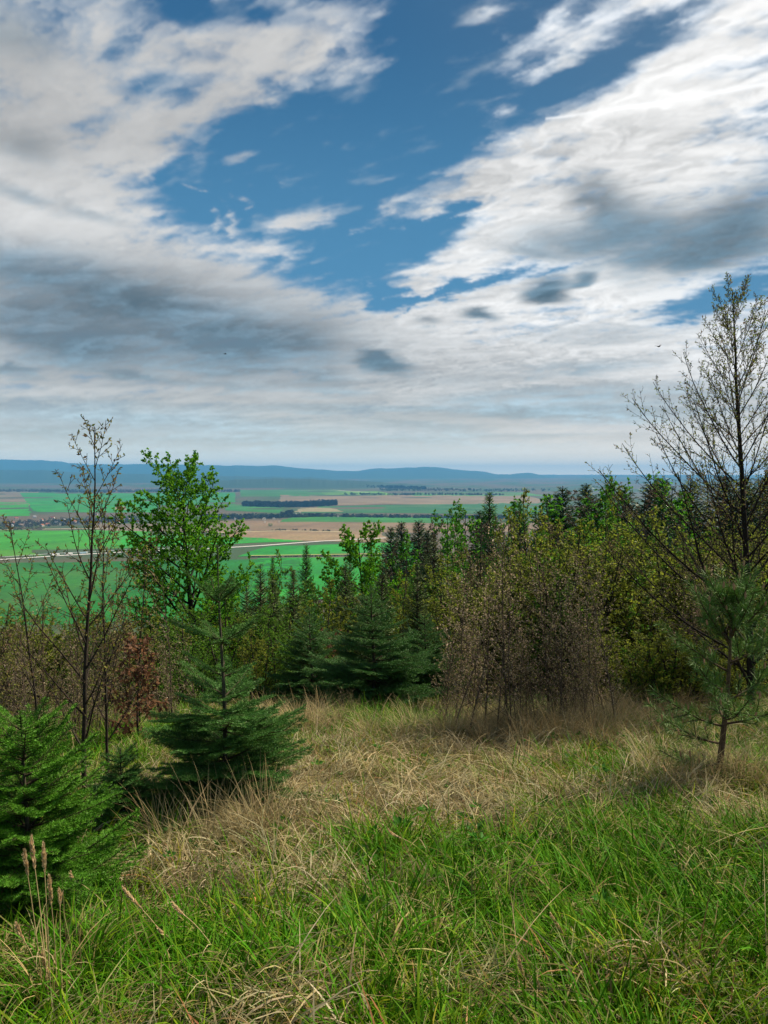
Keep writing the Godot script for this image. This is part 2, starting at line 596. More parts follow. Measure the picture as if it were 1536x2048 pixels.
# uneven growth: patches and strips of a crop
func mottled(col: Color, p: Vector3) -> Color:
	var k := 1.0 + 0.34 * bumps.get_noise_2d(p.x * 0.0035, p.z * 0.0035) + 0.16 * bumps.get_noise_2d(p.x * 0.016 + p.z * 0.004, p.z * 0.0016)
	var dry := clampf(bumps.get_noise_2d(p.x * 0.0022 + 30.0, p.z * 0.0022) * 0.5, 0.0, 0.25)
	return Color(col.r * k, col.g * k, col.b * k).lerp(Color(0.16, 0.17, 0.06), dry)

func road(points: Array, width: float, col: Color, label: String, called := "road", lift := 0.9) -> void:
	var line: Array[Vector3] = []
	for k in points.size() - 1:
		var a := on_plain(points[k][0], points[k][1])
		var b := on_plain(points[k + 1][0], points[k + 1][1])
		for s in 10:
			line.append(a.lerp(b, s / 10.0))
	line.append(on_plain(points[-1][0], points[-1][1]))
	var sh := Shape.new()
	for k in line.size() - 1:
		var t := line[k + 1] - line[k]
		var side := Vector3(t.z, 0, -t.x).normalized() * width * 0.5
		var c: Array[Vector3] = [line[k] - side, line[k + 1] - side, line[k + 1] + side, line[k] + side]
		for i in 4:
			c[i].y = land(c[i].x, c[i].z) + lift
		sh.land_tri(c[0], c[1], c[2], col, col, col)
		sh.land_tri(c[0], c[2], c[3], col, col, col)
	structure(called, sh.mesh(mats.plain), label)

const GREEN := Color(0.045, 0.270, 0.008)
const LIME := Color(0.075, 0.264, 0.010)
const SEA := Color(0.026, 0.132, 0.028)
const BROWN := Color(0.221, 0.144, 0.080)
const EARTH := Color(0.279, 0.184, 0.095)
const PALE := Color(0.340, 0.340, 0.130)

func build_fields() -> void:
	field([[-260, 1330], [640, 1250], [600, 1118], [-220, 1130]], Color(0.013, 0.151, 0.009), "large deep green field below the highway")
	field([[520, 1117], [830, 1112], [800, 1190], [500, 1210]], Color(0.017, 0.255, 0.014), "small emerald field behind the larch tips, under the hedge line")
	field([[470, 1113], [850, 1104], [850, 1083], [540, 1093]], Color(0.019, 0.274, 0.018), "emerald field between pale road and hedge line")
	field([[-220, 1116], [90, 1112], [60, 1098], [-220, 1104]], LIME, "lime green strip beside the highway")
	field([[-220, 1102], [300, 1096], [300, 1057], [-220, 1062]], GREEN, "bright green field between village and highway", 0.45)
	field([[250, 1096], [610, 1082], [480, 1074], [240, 1070]], Color(0.023, 0.302, 0.012), "bright green wedge above the pale road")
	field([[180, 1060], [500, 1068], [500, 1046], [190, 1048]], Color(0.197, 0.149, 0.099), "brown field at the edge of the village")
	field([[450, 1080], [780, 1084], [760, 1064], [440, 1062]], EARTH, "light brown ploughed field above the emerald field")
	field([[430, 1061], [920, 1068], [900, 1040], [440, 1042]], BROWN, "brown ploughed field below the tree belt")
	field([[560, 1044], [920, 1047], [900, 1036], [590, 1033]], Color(0.034, 0.179, 0.020), "narrow green field at the foot of the tree belt", 0.7)
	field([[450, 1021], [560, 1026], [570, 1012], [460, 1009]], Color(0.031, 0.179, 0.024), "small green field in front of the dark wood")
	field([[600, 1026], [1120, 1027], [1090, 1005], [640, 1013]], SEA, "blue green field behind the tree belt")
	field([[590, 1024], [690, 1024], [660, 1016], [600, 1016]], Color(0.295, 0.246, 0.128), "pale straw coloured patch at the end of the dark wood", 0.8)
	field([[560, 1011], [1110, 1007], [1050, 991], [560, 990]], Color(0.238, 0.167, 0.099), "wide brown field behind the dark wood")
	field([[480, 993], [700, 992], [680, 980], [480, 979]], Color(0.041, 0.160, 0.020), "dull green field beyond the dark wood")
	field([[650, 991], [800, 991], [750, 982], [640, 981]], Color(0.129, 0.283, 0.028), "pale green field beyond the brown field")
	field([[-150, 1009], [88, 1012], [78, 984], [-150, 983]], Color(0.189, 0.144, 0.087), "brown field above the village")
	field([[-150, 1034], [60, 1032], [56, 1004], [-150, 1006]], Color(0.034, 0.283, 0.012), "bright green field beside the village")
	field([[70, 1024], [320, 1026], [300, 986], [40, 986]], Color(0.027, 0.236, 0.020), "wide green field above the village", 0.7)
	field([[230, 1020], [250, 1020], [252, 1013], [232, 1013]], Color(0.295, 0.211, 0.114), "small bare patch in the green field", 1.1)
	field([[900, 1062], [1130, 1064], [1110, 1046], [880, 1046]], Color(0.221, 0.149, 0.084), "brown field beyond the dark spruces")
	field([[820, 992], [1100, 992], [1050, 985], [830, 985]], Color(0.068, 0.208, 0.032), "faint green field far out on the plain")
	field([[300, 1010], [470, 1010], [470, 985], [300, 985]], Color(0.027, 0.208, 0.024), "green field behind the maple")
	road([[-260, 1130], [0, 1120], [120, 1112], [260, 1104], [420, 1098], [520, 1092], [640, 1083], [780, 1076]], 15.0, Color(0.50, 0.48, 0.44), "pale highway crossing the green fields")
	road([[-260, 1124], [0, 1115], [120, 1107], [260, 1100], [380, 1096]], 7.0, Color(0.42, 0.42, 0.43), "narrow pale lane beside the highway")
	road([[430, 1066], [560, 1062], [680, 1064]], 16.0, Color(0.50, 0.42, 0.25), "straw coloured farm track between the brown fields", "path")
	road([[500, 1112], [640, 1110], [780, 1108]], 14.0, Color(0.28, 0.30, 0.09), "yellowish grass verge along the hedge line", "path", 1.0)
	road([[0, 1060], [120, 1058], [280, 1057]], 20.0, Color(0.42, 0.34, 0.24), "pale earth track along the village gardens", "path", 1.0)
	road([[560, 982], [660, 980], [740, 985]], 25.0, Color(0.48, 0.48, 0.36), "pale road far out on the plain")

# a range of hills whose crest follows a line of pixels
func range_of_hills(crest: Array, depth: float, thick: float, col: Color, rough: float, label: String) -> void:
	var sh := Shape.new()
	var n := 260
	var across := 12
	var rows: Array[PackedVector3Array] = []
	for i in n + 1:
		var px := lerpf(crest[0][0], crest[-1][0], i / float(n))
		var k := 0
		while k < crest.size() - 2 and crest[k + 1][0] < px:
			k += 1
		var py := lerpf(crest[k][1], crest[k + 1][1], smoothstep(crest[k][0], crest[k + 1][0], px))
		var d := ray(px, py)
		d /= -d.z
		var away := depth * (1.0 + 0.03 * bumps.get_noise_1d(px * 0.003))
		var top := EYE + d * away
		top.y += rough * (bumps.get_noise_1d(px * 0.03) + 0.2 * bumps.get_noise_1d(px * 0.11))
		var row := PackedVector3Array()
		for j in across + 1:
			var t := j / float(across) * 2.0 - 1.0
			var z := top.z - t * thick
			var x := top.x * (away + t * thick) / away
			var base := land(x, z) - 12.0
			var s := 0.5 + 0.5 * cos(PI * t)
			var spur := 1.0 + 0.05 * bumps.get_noise_2d(px * 0.008, t * 2.5) * (1.0 - absf(1.0 - 2.0 * s)) * 2.0
			row.append(Vector3(x, lerpf(base, maxf(top.y, base), s * spur), z))
		rows.append(row)
	for i in n:
		for j in across:
			var q := [rows[i][j], rows[i + 1][j], rows[i + 1][j + 1], rows[i][j + 1]]
			var tint := col
			for t in [[q[0], q[1], q[2]], [q[0], q[2], q[3]]]:
				sh.land_tri(t[0], t[1], t[2], tint, tint, tint)
	structure("hills", sh.mesh(mats.plain), label)

func build_hills() -> void:
	range_of_hills([[-700, 930], [-300, 925], [0, 919], [60, 920], [200, 929], [300, 928], [430, 931], [540, 931], [640, 939], [700, 942], [760, 937], [860, 934], [940, 941], [1010, 949], [1055, 945], [1110, 954], [1200, 963], [1300, 969], [1700, 968], [2200, 960]], 21000.0, 5000.0, Color(0.03, 0.052, 0.026), 22.0, "long blue wooded mountain range on the horizon")
	range_of_hills([[-700, 944], [-200, 940], [60, 940], [200, 946], [330, 949], [470, 952], [600, 955], [760, 962], [1000, 966], [1300, 972], [1700, 974]], 13500.0, 2600.0, Color(0.03, 0.052, 0.026), 14.0, "darker blue forested foothills in front of the mountain range")
	range_of_hills([[330, 968], [430, 960], [560, 957], [700, 961], [800, 967], [900, 973], [1010, 979]], 9300.0, 1300.0, Color(0.03, 0.052, 0.026), 9.0, "low wooded hill with green meadows out on the plain")

# ---------------------------------------------------------------- plants
# one folded leaf: base, two edges, tip
func leaf(sh: Shape, p: Vector3, dir: Vector3, size: float, wide: float, col: Color) -> void:
	var y := dir.normalized()
	var x := y.cross(any_dir()).normalized()
	var z := x.cross(y)
	var tip := p + y * size + z * size * rnd(-0.15, 0.15)
	var mid := p + y * size * 0.45 + z * size * 0.10
	var l := mid - x * size * wide * 0.5
	var r := mid + x * size * wide * 0.5
	sh.tri(p, l, tip, col)
	sh.tri(p, tip, r, col)

# a limb with everything that grows from it; sp holds one value per level
func limb(wood: Shape, green: Shape, p: Vector3, dir: Vector3, length: float, r: float, level: int, sp: Dictionary) -> void:
	var segs: int = sp.segs[level]
	var pts := PackedVector3Array()
	var rad := PackedFloat32Array()
	var d := dir.normalized()
	var q := p
	var step := length / segs
	for k in segs + 1:
		pts.append(q)
		rad.append(maxf(lerpf(r, r * 0.28, k / float(segs)), sp.get("thin", 0.0012)))
		d = (d + any_dir() * sp.wiggle[level] + Vector3.UP * sp.up[level]).normalized()
		q += d * step
	wood.tube(pts, rad, sp.sides[level], tone(sp.bark, 0.15))
	branch_off(wood, green, pts, rad, length, level, sp)

func branch_off(wood: Shape, green: Shape, pts: PackedVector3Array, rad: PackedFloat32Array, length: float, level: int, sp: Dictionary) -> void:
	var segs := pts.size() - 1
	if level + 1 < sp.n.size():
		var count: int = maxi(1, int(sp.n[level + 1] * rnd(0.75, 1.25)))
		var turn := rnd(0, TAU)
		for i in count:
			var t := lerpf(sp.from[level], 0.97, (i + rnd(0.2, 0.8)) / count)
			var k := mini(int(t * segs), segs - 1)
			var f := t * segs - k
			var tangent := (pts[k + 1] - pts[k]).normalized()
			turn += 2.4 + rnd(-0.5, 0.5)
			var side := along(tangent, turn).x
			var open: float = deg_to_rad(sp.angle[level + 1] * rnd(0.75, 1.25))
			var cl: float = length * sp.ratio[level + 1] * (1.0 - sp.get("cone", 0.55) * t) * rnd(0.7, 1.2)
			limb(wood, green, pts[k].lerp(pts[k + 1], f), tangent * cos(open) + side * sin(open), cl, maxf(lerpf(rad[k], rad[k + 1], f) * 0.55, sp.get("thin", 0.0012)), level + 1, sp)
	if level >= sp.leafy:
		var per: int = maxi(1, int(round(length * sp.leaves * rnd(0.7, 1.3))))
		for i in per:
			var t := pow(rnd(0.0, 1.0), 0.7)
			var k := mini(int(t * segs), segs - 1)
			var at := pts[k].lerp(pts[k + 1], t * segs - k)
			var tangent := (pts[k + 1] - pts[k]).normalized()
			var bunch: int = sp.get("bunch", 1)
			for b in bunch:
				var out: Vector3 = (tangent * 0.6 + any_dir() + Vector3.UP * sp.get("leaf_up", 0.0)).normalized()
				var which: Color = sp.tints[rng.randi() % sp.tints.size()]
				leaf(green, at, out, sp.leaf * rnd(0.6, 1.25), sp.get("wide", 0.6), tone(which, 0.22))

# a tree with one stem: trunk, each main branch, and their leaves
func broad_tree(t: Node3D, height: float, r: float, sp: Dictionary, branches: int, from: float, lean := Vector3.ZERO, prune := 0.0) -> void:
	var pts := PackedVector3Array()
	var rad := PackedFloat32Array()
	var q := Vector3(0, -0.1, 0)
	var d := (Vector3.UP + lean).normalized()
	var segs := 14
	for k in segs + 1:
		pts.append(q)
		rad.append(maxf(r * pow(1.0 - k / float(segs + 1), 0.85), 0.003))
		d = (d + any_dir() * sp.get("sway", 0.05) + (Vector3.UP + lean * 0.5) * 0.10).normalized()
		q += d * (height + 0.1) / segs
	var wood := Shape.new()
	wood.tube(pts, rad, 7, tone(sp.bark, 0.05))
	var top_green := Shape.new()
	part(t, "trunk", wood.mesh(mats.bark))
	var turn := rnd(0, TAU)
	for i in branches:
		var f := lerpf(from, 0.97, pow((i + rnd(0.2, 0.8)) / branches, sp.get("crowd", 1.0)))
		var k := mini(int(f * segs), segs - 1)
		var at := pts[k].lerp(pts[k + 1], f * segs - k)
		var tangent := (pts[k + 1] - pts[k]).normalized()
		turn += 2.4 + rnd(-0.4, 0.4)
		var side := along(tangent, turn).x
		var open: float = deg_to_rad(lerpf(sp.angle[0], sp.angle[0] * 0.6, f) * rnd(0.8, 1.2))
		var up_in := (f - from) / (1.0 - from)
		var cl: float = height * sp.ratio[0] * (pow(1.0 - up_in, sp.get("crown", 0.7)) * 0.9 + 0.12) * rnd(0.75, 1.15)
		cl *= lerpf(sp.get("low", 1.0), 1.0, smoothstep(0.0, 0.35, up_in))
		var w := Shape.new()
		var g := Shape.new()
		limb(w, g, at, tangent * cos(open) + side * sin(open), cl, clampf(lerpf(rad[k], rad[k + 1], f * segs - k) * 0.5, 0.003, cl * sp.get("slim", 0.011)), 0, sp)
		var b := part(t, "branch", w.mesh(mats.bark))
		if not g.v.is_empty():
			var lv := part(b, "leaves", g.mesh(mats.leaf))
			lv.set_meta("kind", "stuff")

# the same thing for trees that are farther away: trunk and branches in one part, leaves in another
func far_broad_tree(t: Node3D, height: float, r: float, sp: Dictionary, branches: int, from: float, stems := 1, spread := 0.0) -> void:
	var wood := Shape.new()
	var green := Shape.new()
	for s in stems:
		var pts := PackedVector3Array()
		var rad := PackedFloat32Array()
		var a := rnd(0, TAU)
		var q := Vector3(cos(a), 0, sin(a)) * spread * 0.25 * rnd(0, 1) + Vector3(0, -0.2, 0)
		var d := (Vector3.UP + Vector3(cos(a), 0, sin(a)) * spread * rnd(0.1, 0.5)).normalized()
		var h := height * (1.0 if s == 0 else rnd(0.65, 1.0))
		var segs := 10
		for k in segs + 1:
			pts.append(q)
			rad.append(maxf(r * pow(1.0 - k / float(segs + 1), 0.85), 0.004))
			d = (d + any_dir() * 0.06 + Vector3.UP * 0.08).normalized()
			q += d * h / segs
		wood.tube(pts, rad, 5, tone(sp.bark, 0.05))
		var turn := rnd(0, TAU)
		for i in branches:
			var f := lerpf(from, 0.97, (i + rnd(0.2, 0.8)) / branches)
			var k := mini(int(f * segs), segs - 1)
			var at := pts[k].lerp(pts[k + 1], f * segs - k)
			var tangent := (pts[k + 1] - pts[k]).normalized()
			turn += 2.4 + rnd(-0.4, 0.4)
			var open: float = deg_to_rad(sp.angle[0] * rnd(0.7, 1.2))
			var up_in := (f - from) / (1.0 - from)
			var cl: float = height * sp.ratio[0] * (pow(1.0 - up_in, sp.get("crown", 0.7)) * 0.9 + 0.12) * rnd(0.7, 1.2)
			limb(wood, green, at, tangent * cos(open) + along(tangent, turn).x * sin(open), cl, clampf(rad[k] * 0.5, 0.003, cl * 0.02), 0, sp)
	part(t, "trunk", wood.mesh(mats.bark))
	var cr := part(t, "crown", green.mesh(mats.leaf))
	cr.set_meta("kind", "stuff")

# needles along a twig
func needles(sh: Shape, a: Vector3, b: Vector3, gap: float, long: float, wide: float, col: Color, flat := 0.6, lean := 0.5) -> void:
	var d := b - a
	var l := d.length()
	if l < 0.001:
		return
	d /= l
	var up := (Vector3.UP - d * d.y)
	if up.length() < 0.1:
		up = d.cross(Vector3.RIGHT)
	up = up.normalized()
	var side := d.cross(up)
	var n := int(l / gap) + 1
	for i in n:
		var p := a.lerp(b, (i + rnd(0, 1)) / n)
		for s in 3:
			var o: Vector3
			if s == 2:
				o = up * rnd(0.5, 1.0) + side * rnd(-0.7, 0.7)
			else:
				o = side * (1.0 if s == 0 else -1.0) + up * rnd(-0.3, 0.9) * (1.0 - flat)
			o = (o.normalized() + d * lean * rnd(0.6, 1.4)).normalized()
			var across := o.cross(any_dir()).normalized() * wide * 0.5
			var base := p - o * long * 0.05
			sh.tri(base - across, base + across, p + o * long * rnd(0.75, 1.1), tone(col, 0.16))

# a flat spray of a fir or spruce: the axis runs along +x and carries twigs on both sides
func spray(length: float, sp: Dictionary) -> ArrayMesh:
	var wood := Shape.new()
	var green := Shape.new()
	var pts := PackedVector3Array()
	var rad := PackedFloat32Array()
	var segs := 6
	var bend := rnd(-0.05, 0.05)
	for k in segs + 1:
		var t := k / float(segs)
		pts.append(Vector3(length * t, length * (sp.rise * t * t - sp.sag * t), length * bend * t * t))
		rad.append(lerpf(0.0035 + 0.006 * length, 0.0015, t) * sp.get("stout", 1.0))
	wood.tube(pts, rad, 4, sp.bark)
	for k in segs:
		if k >= 1:
			needles(green, pts[k], pts[k + 1], sp.gap, sp.long, sp.wide, sp.needle, sp.flat)
	var count := int(length / sp.every)
	for i in count:
		var t := lerpf(0.12, 0.97, (i + rnd(0.2, 0.8)) / count)
		var k := mini(int(t * segs), segs - 1)
		var at := pts[k].lerp(pts[k + 1], t * segs - k)
		for s in [-1.0, 1.0]:
			var tl: float = sp.twig * length * (1.0 - t * 0.85) * smoothstep(0.0, 0.25, t + 0.08) * rnd(0.75, 1.2)
			if tl < 0.012:
				continue
			var dir := Vector3(0.72, rnd(-0.16, 0.10), s * 0.75).normalized()
			var e := at + dir * tl + Vector3(tl * 0.12, tl * rnd(-0.08, 0.12), 0)
			wood.tube(PackedVector3Array([at, e]), PackedFloat32Array([0.0024, 0.0012]), 3, sp.bark)
			var newer := at.lerp(e, 0.62)
			needles(green, at, newer, sp.gap, sp.long, sp.wide, tone(sp.needle, 0.25), sp.flat)
			needles(green, newer, e, sp.gap, sp.long * 0.95, sp.wide, tone(sp.needle, 0.25), sp.flat)
			# twigs on the longer twigs
			var subs := int(tl / (sp.every * 1.3))
			for j in subs:
				var u := lerpf(0.25, 0.85, (j + 0.5) / subs)
				for w in [-1.0, 1.0]:
					var sd: Vector3 = (dir + Vector3(-dir.z, 0, dir.x) * w * 0.8 + Vector3(0, rnd(-0.1, 0.1), 0)).normalized()
					var sa := at.lerp(e, u)
					var sl := tl * 0.42 * (1.0 - u * 0.6) * rnd(0.7, 1.2)
					needles(green, sa, sa + sd * sl, sp.gap, sp.long * 0.9, sp.wide, tone(sp.needle, 0.25), sp.flat)
	var m := wood.mesh(mats.bark)
	return green.mesh(mats.needle, m)

# a young conifer near the camera: every branch is a part of its own
# tiers: [height above the foot, number of branches, length, tilt upwards in degrees]
func conifer(t: Node3D, height: float, r: float, tiers: Array, sprays: Array, sp: Dictionary, leader := 0.3) -> void:
	var wood := Shape.new()
	var green := Shape.new()
	var pts := PackedVector3Array()
	var rad := PackedFloat32Array()
	for k in 9:
		var f := k / 8.0
		pts.append(Vector3(0.012 * sin(f * 5.0) * height, lerpf(-0.1, height, f), 0.01 * cos(f * 4.0) * height))
		rad.append(maxf(r * (1.0 - f * 0.9), 0.004))
	wood.tube(pts, rad, 7, sp.stem)
	needles(green, pts[8].lerp(pts[4], leader), pts[8], sp.gap * 1.6, sp.long * 0.8, sp.wide, sp.needle, 0.0)
	part(t, "trunk", green.mesh(mats.needle, wood.mesh(mats.bark)))
	var turn := rnd(0, TAU)
	for tier in tiers:
		var count: int = tier[1]
		for i in count:
			turn += TAU / count + rnd(-0.25, 0.25)
			var want: float = tier[2] * rnd(0.62, 1.22)
			var best: Array = sprays[0]
			for s in sprays:
				if absf(log(s[0] / want)) < absf(log(best[0] / want)):
					best = s
			var pick: ArrayMesh = best[1 + rng.randi() % (best.size() - 1)]
			var k: float = want / best[0]
			var b := Basis(Vector3.UP, turn) * Basis(Vector3.BACK, deg_to_rad(tier[3] + rnd(-12, 12))) * Basis(Vector3.RIGHT, rnd(-0.25, 0.25))
			var h: float = tier[0] + rnd(-0.03, 0.03) * height * 0.3
			var f := clampf((h + 0.1) / (height + 0.1), 0.0, 1.0) * 8.0
			var at := pts[mini(int(f), 7)].lerp(pts[mini(int(f), 7) + 1], f - mini(int(f), 7))
			part(t, "branch", pick, Transform3D(b.scaled(Vector3(k, k, k)), at))
		turn += 0.7

# a conifer farther away: trunk and crown
func far_conifer(t: Node3D, height: float, width: float, sp: Dictionary, density: float) -> void:
	var wood := Shape.new()
	var green := Shape.new()
	wood.tube(PackedVector3Array([Vector3(0, -0.3, 0), Vector3(0.01 * height, height * 0.5, 0), Vector3(0, height, 0)]), PackedFloat32Array([height * 0.016, height * 0.009, height * 0.0015]), 6, sp.stem)
	var y: float = height * sp.get("bare", 0.06)
	var turn := 0.0
	var gap: float = height * 0.021 / density
	while y < height * 0.985:
		var f := 1.0 - y / height
		var around: int = int(lerpf(4.0, 7.0, f))
		for i in around:
			turn += TAU / around + rnd(-0.3, 0.3)
			var l := width * (pow(f, sp.get("taper", 0.8)) * 0.92 + 0.04) * rnd(0.65, 1.15)
			var tilt: float = lerpf(sp.tilt_low, 55.0, pow(1.0 - f, 2.2)) + rnd(-10, 10)
			var out := Vector3(cos(turn), 0, sin(turn))
			var a := Vector3(0, y + rnd(-0.5, 0.5) * gap, 0)
			var dir := (out + Vector3.UP * tan(deg_to_rad(tilt))).normalized()
			var e := a + dir * l + Vector3.UP * l * 0.08
			wood.tri(a - Vector3.UP * 0.004 * height, a + Vector3.UP * 0.004 * height, e, sp.stem)
			# bunches of needles: slim triangles that leave the branch to both sides and hang or rise a little
			var side := out.cross(Vector3.UP)
			var n := int(clampf(l / width * 16.0 * density, 5.0, 40.0))
			for j in n:
				var u := pow((j + rnd(0.0, 1.0)) / n, 0.8)
				var p := a.lerp(e, lerpf(0.12, 1.0, u))
				var s := 1.0 if j % 2 == 0 else -1.0
				var len := l * 0.34 * (1.08 - u) * rnd(0.6, 1.2) + height * 0.012
				var o := (side * s * rnd(0.35, 1.0) + out * rnd(0.4, 1.0) + Vector3.UP * rnd(-0.35, 0.35)).normalized()
				var w: Vector3 = o.cross(any_dir()).normalized() * len * sp.get("fat", 0.16)
				var col: Color = tone(sp.needle, 0.28)
				green.tri(p - w, p + w, p + o * len, col)
				var o2 := (o + any_dir() * 0.7).normalized()
				green.tri(p - w * 0.8, p + w * 0.8, p + o2 * len * 0.8, col)
		y += gap * rnd(0.7, 1.3)
	part(t, "trunk", wood.mesh(mats.bark))
	var cr := part(t, "crown", green.mesh(mats.needle))
	cr.set_meta("kind", "stuff")

# ---------------------------------------------------------------- things out on the plain
func crown_lump(seed_: int, faces: int) -> ArrayMesh:
	rng.seed = seed_
	var sh := Shape.new()
	sh.tube(PackedVector3Array([Vector3.ZERO, Vector3(0, 0.5, 0)]), PackedFloat32Array([0.035, 0.02]), 4, Color(0.10, 0.08, 0.06))
	for i in faces:
		var d := any_dir()
		var p := Vector3(d.x * 0.36, 0.58 + d.y * 0.42, d.z * 0.36) * pow(rnd(0.2, 1.0), 0.35)
		p.y = maxf(p.y, 0.12)
		leaf(sh, p, (d + any_dir() * 0.7).normalized(), rnd(0.16, 0.30), 0.9, tone(Color(1, 1, 1), 0.22))
	return sh.mesh(mats.wood_mass)

func wood_along(line: Array, deep: float, height: float, count: int, tints: Array, label: String, lump: Mesh) -> void:
	var set_of := Copies.new()
	for i in count:
		var f := rnd(0, line.size() - 1.001)
		var k := int(f)
		var a := on_plain(line[k][0], line[k][1]).lerp(on_plain(line[k + 1][0], line[k + 1][1]), f - k)
		var out := Vector3(a.x, 0, a.z).normalized()
		a += out * rnd(0, 1) * deep * rnd(0.5, 1.0)
		a.y = land(a.x, a.z) - 0.3
		var h := height * rnd(0.6, 1.15)
		var w := h * rnd(0.8, 1.3)
		set_of.add(Transform3D(Basis(Vector3.UP, rnd(0, TAU)).scaled(Vector3(w, h, w)), a), tone(tints[rng.randi() % tints.size()], 0.15))
	var o := MultiMeshInstance3D.new()
	o.name = numbered("wood")
	o.multimesh = set_of.multimesh(lump)
	o.set_meta("kind", "stuff")
	o.set_meta("label", label)
	o.set_meta("category", "woodland")
	add_child(o)

func box(sh: Shape, lo: Vector3, hi: Vector3, col: Color) -> void:
	var p: Array[Vector3] = []
	for k in 8:
		p.append(Vector3(hi.x if k & 1 else lo.x, hi.y if k & 2 else lo.y, hi.z if k & 4 else lo.z))
	for f in [[0, 1, 3, 2], [5, 4, 6, 7], [4, 0, 2, 6], [1, 5, 7, 3], [2, 3, 7, 6], [4, 5, 1, 0]]:
		var mid: Vector3 = (lo + hi) * 0.5
		var n: Vector3 = (p[f[2]] - p[f[0]]).cross(p[f[1]] - p[f[0]])
		if n.dot(p[f[0]] - mid) > 0.0:
			sh.quad(p[f[0]], p[f[1]], p[f[2]], p[f[3]], col)
		else:
			sh.quad(p[f[3]], p[f[2]], p[f[1]], p[f[0]], col)

func out_tri(sh: Shape, a: Vector3, b: Vector3, c: Vector3, mid: Vector3, col: Color) -> void:
	if (c - a).cross(b - a).dot(a - mid) > 0.0:
		sh.tri(a, b, c, col)
	else:
		sh.tri(a, c, b, col)

func house(wall: Color, roof: Color, label: String) -> Node3D:
	var t := thing("house", label, "house", Vector3.ZERO, 0.0, "houses of the far village")
	var sh := Shape.new()
	box(sh, Vector3(-6, -1, -4), Vector3(6, 4.2, 4), wall)
	var mid := Vector3(0, 5, 0)
	out_tri(sh, Vector3(-6, 4.2, -4), Vector3(-6, 4.2, 4), Vector3(-6, 8, 0), mid, wall)
	out_tri(sh, Vector3(6, 4.2, -4), Vector3(6, 4.2, 4), Vector3(6, 8, 0), mid, wall)
	part(t, "wall", sh.mesh(mats.plain))
	var rf := Shape.new()
	for s in [-1.0, 1.0]:
		var a := Vector3(-6.5, 3.8, 4.6 * s)
		var b := Vector3(6.5, 3.8, 4.6 * s)
		var c := Vector3(6.5, 8.3, 0)
		var d := Vector3(-6.5, 8.3, 0)
		out_tri(rf, a, b, c, mid, roof)
		out_tri(rf, a, c, d, mid, roof)
	box(rf, Vector3(2, 6.5, 0.6), Vector3(2.8, 9.3, 1.4), Color(0.3, 0.15, 0.1))
	part(t, "roof", rf.mesh(mats.plain))
	return t

func lorry(px: float, py: float, trailer: Color, label: String) -> void:
	var at := on_plain(px, py)
	var ahead := on_plain(px + 20, py - 1.6) - at
	var t := thing("lorry", label, "lorry", at + Vector3(0, 0.9, 0), atan2(-ahead.z, ahead.x), "lorries on the highway")
	var sh := Shape.new()
	box(sh, Vector3(-9, 1.1, -1.25), Vector3(4.5, 4.0, 1.25), trailer)
	part(t, "trailer", sh.mesh(mats.paint))
	sh = Shape.new()
	box(sh, Vector3(5.0, 0.9, -1.2), Vector3(7.2, 3.6, 1.2), Color(0.75, 0.75, 0.75))
	part(t, "cab", sh.mesh(mats.paint))
	for x in [-7.0, -5.5, 3.0, 6.2]:
		sh = Shape.new()
		sh.tube(PackedVector3Array([Vector3(x, 0.5, -1.3), Vector3(x, 0.5, 1.3)]), PackedFloat32Array([0.5, 0.5]), 10, Color(0.03, 0.03, 0.03))
		part(t, "wheel", sh.mesh(mats.plain))

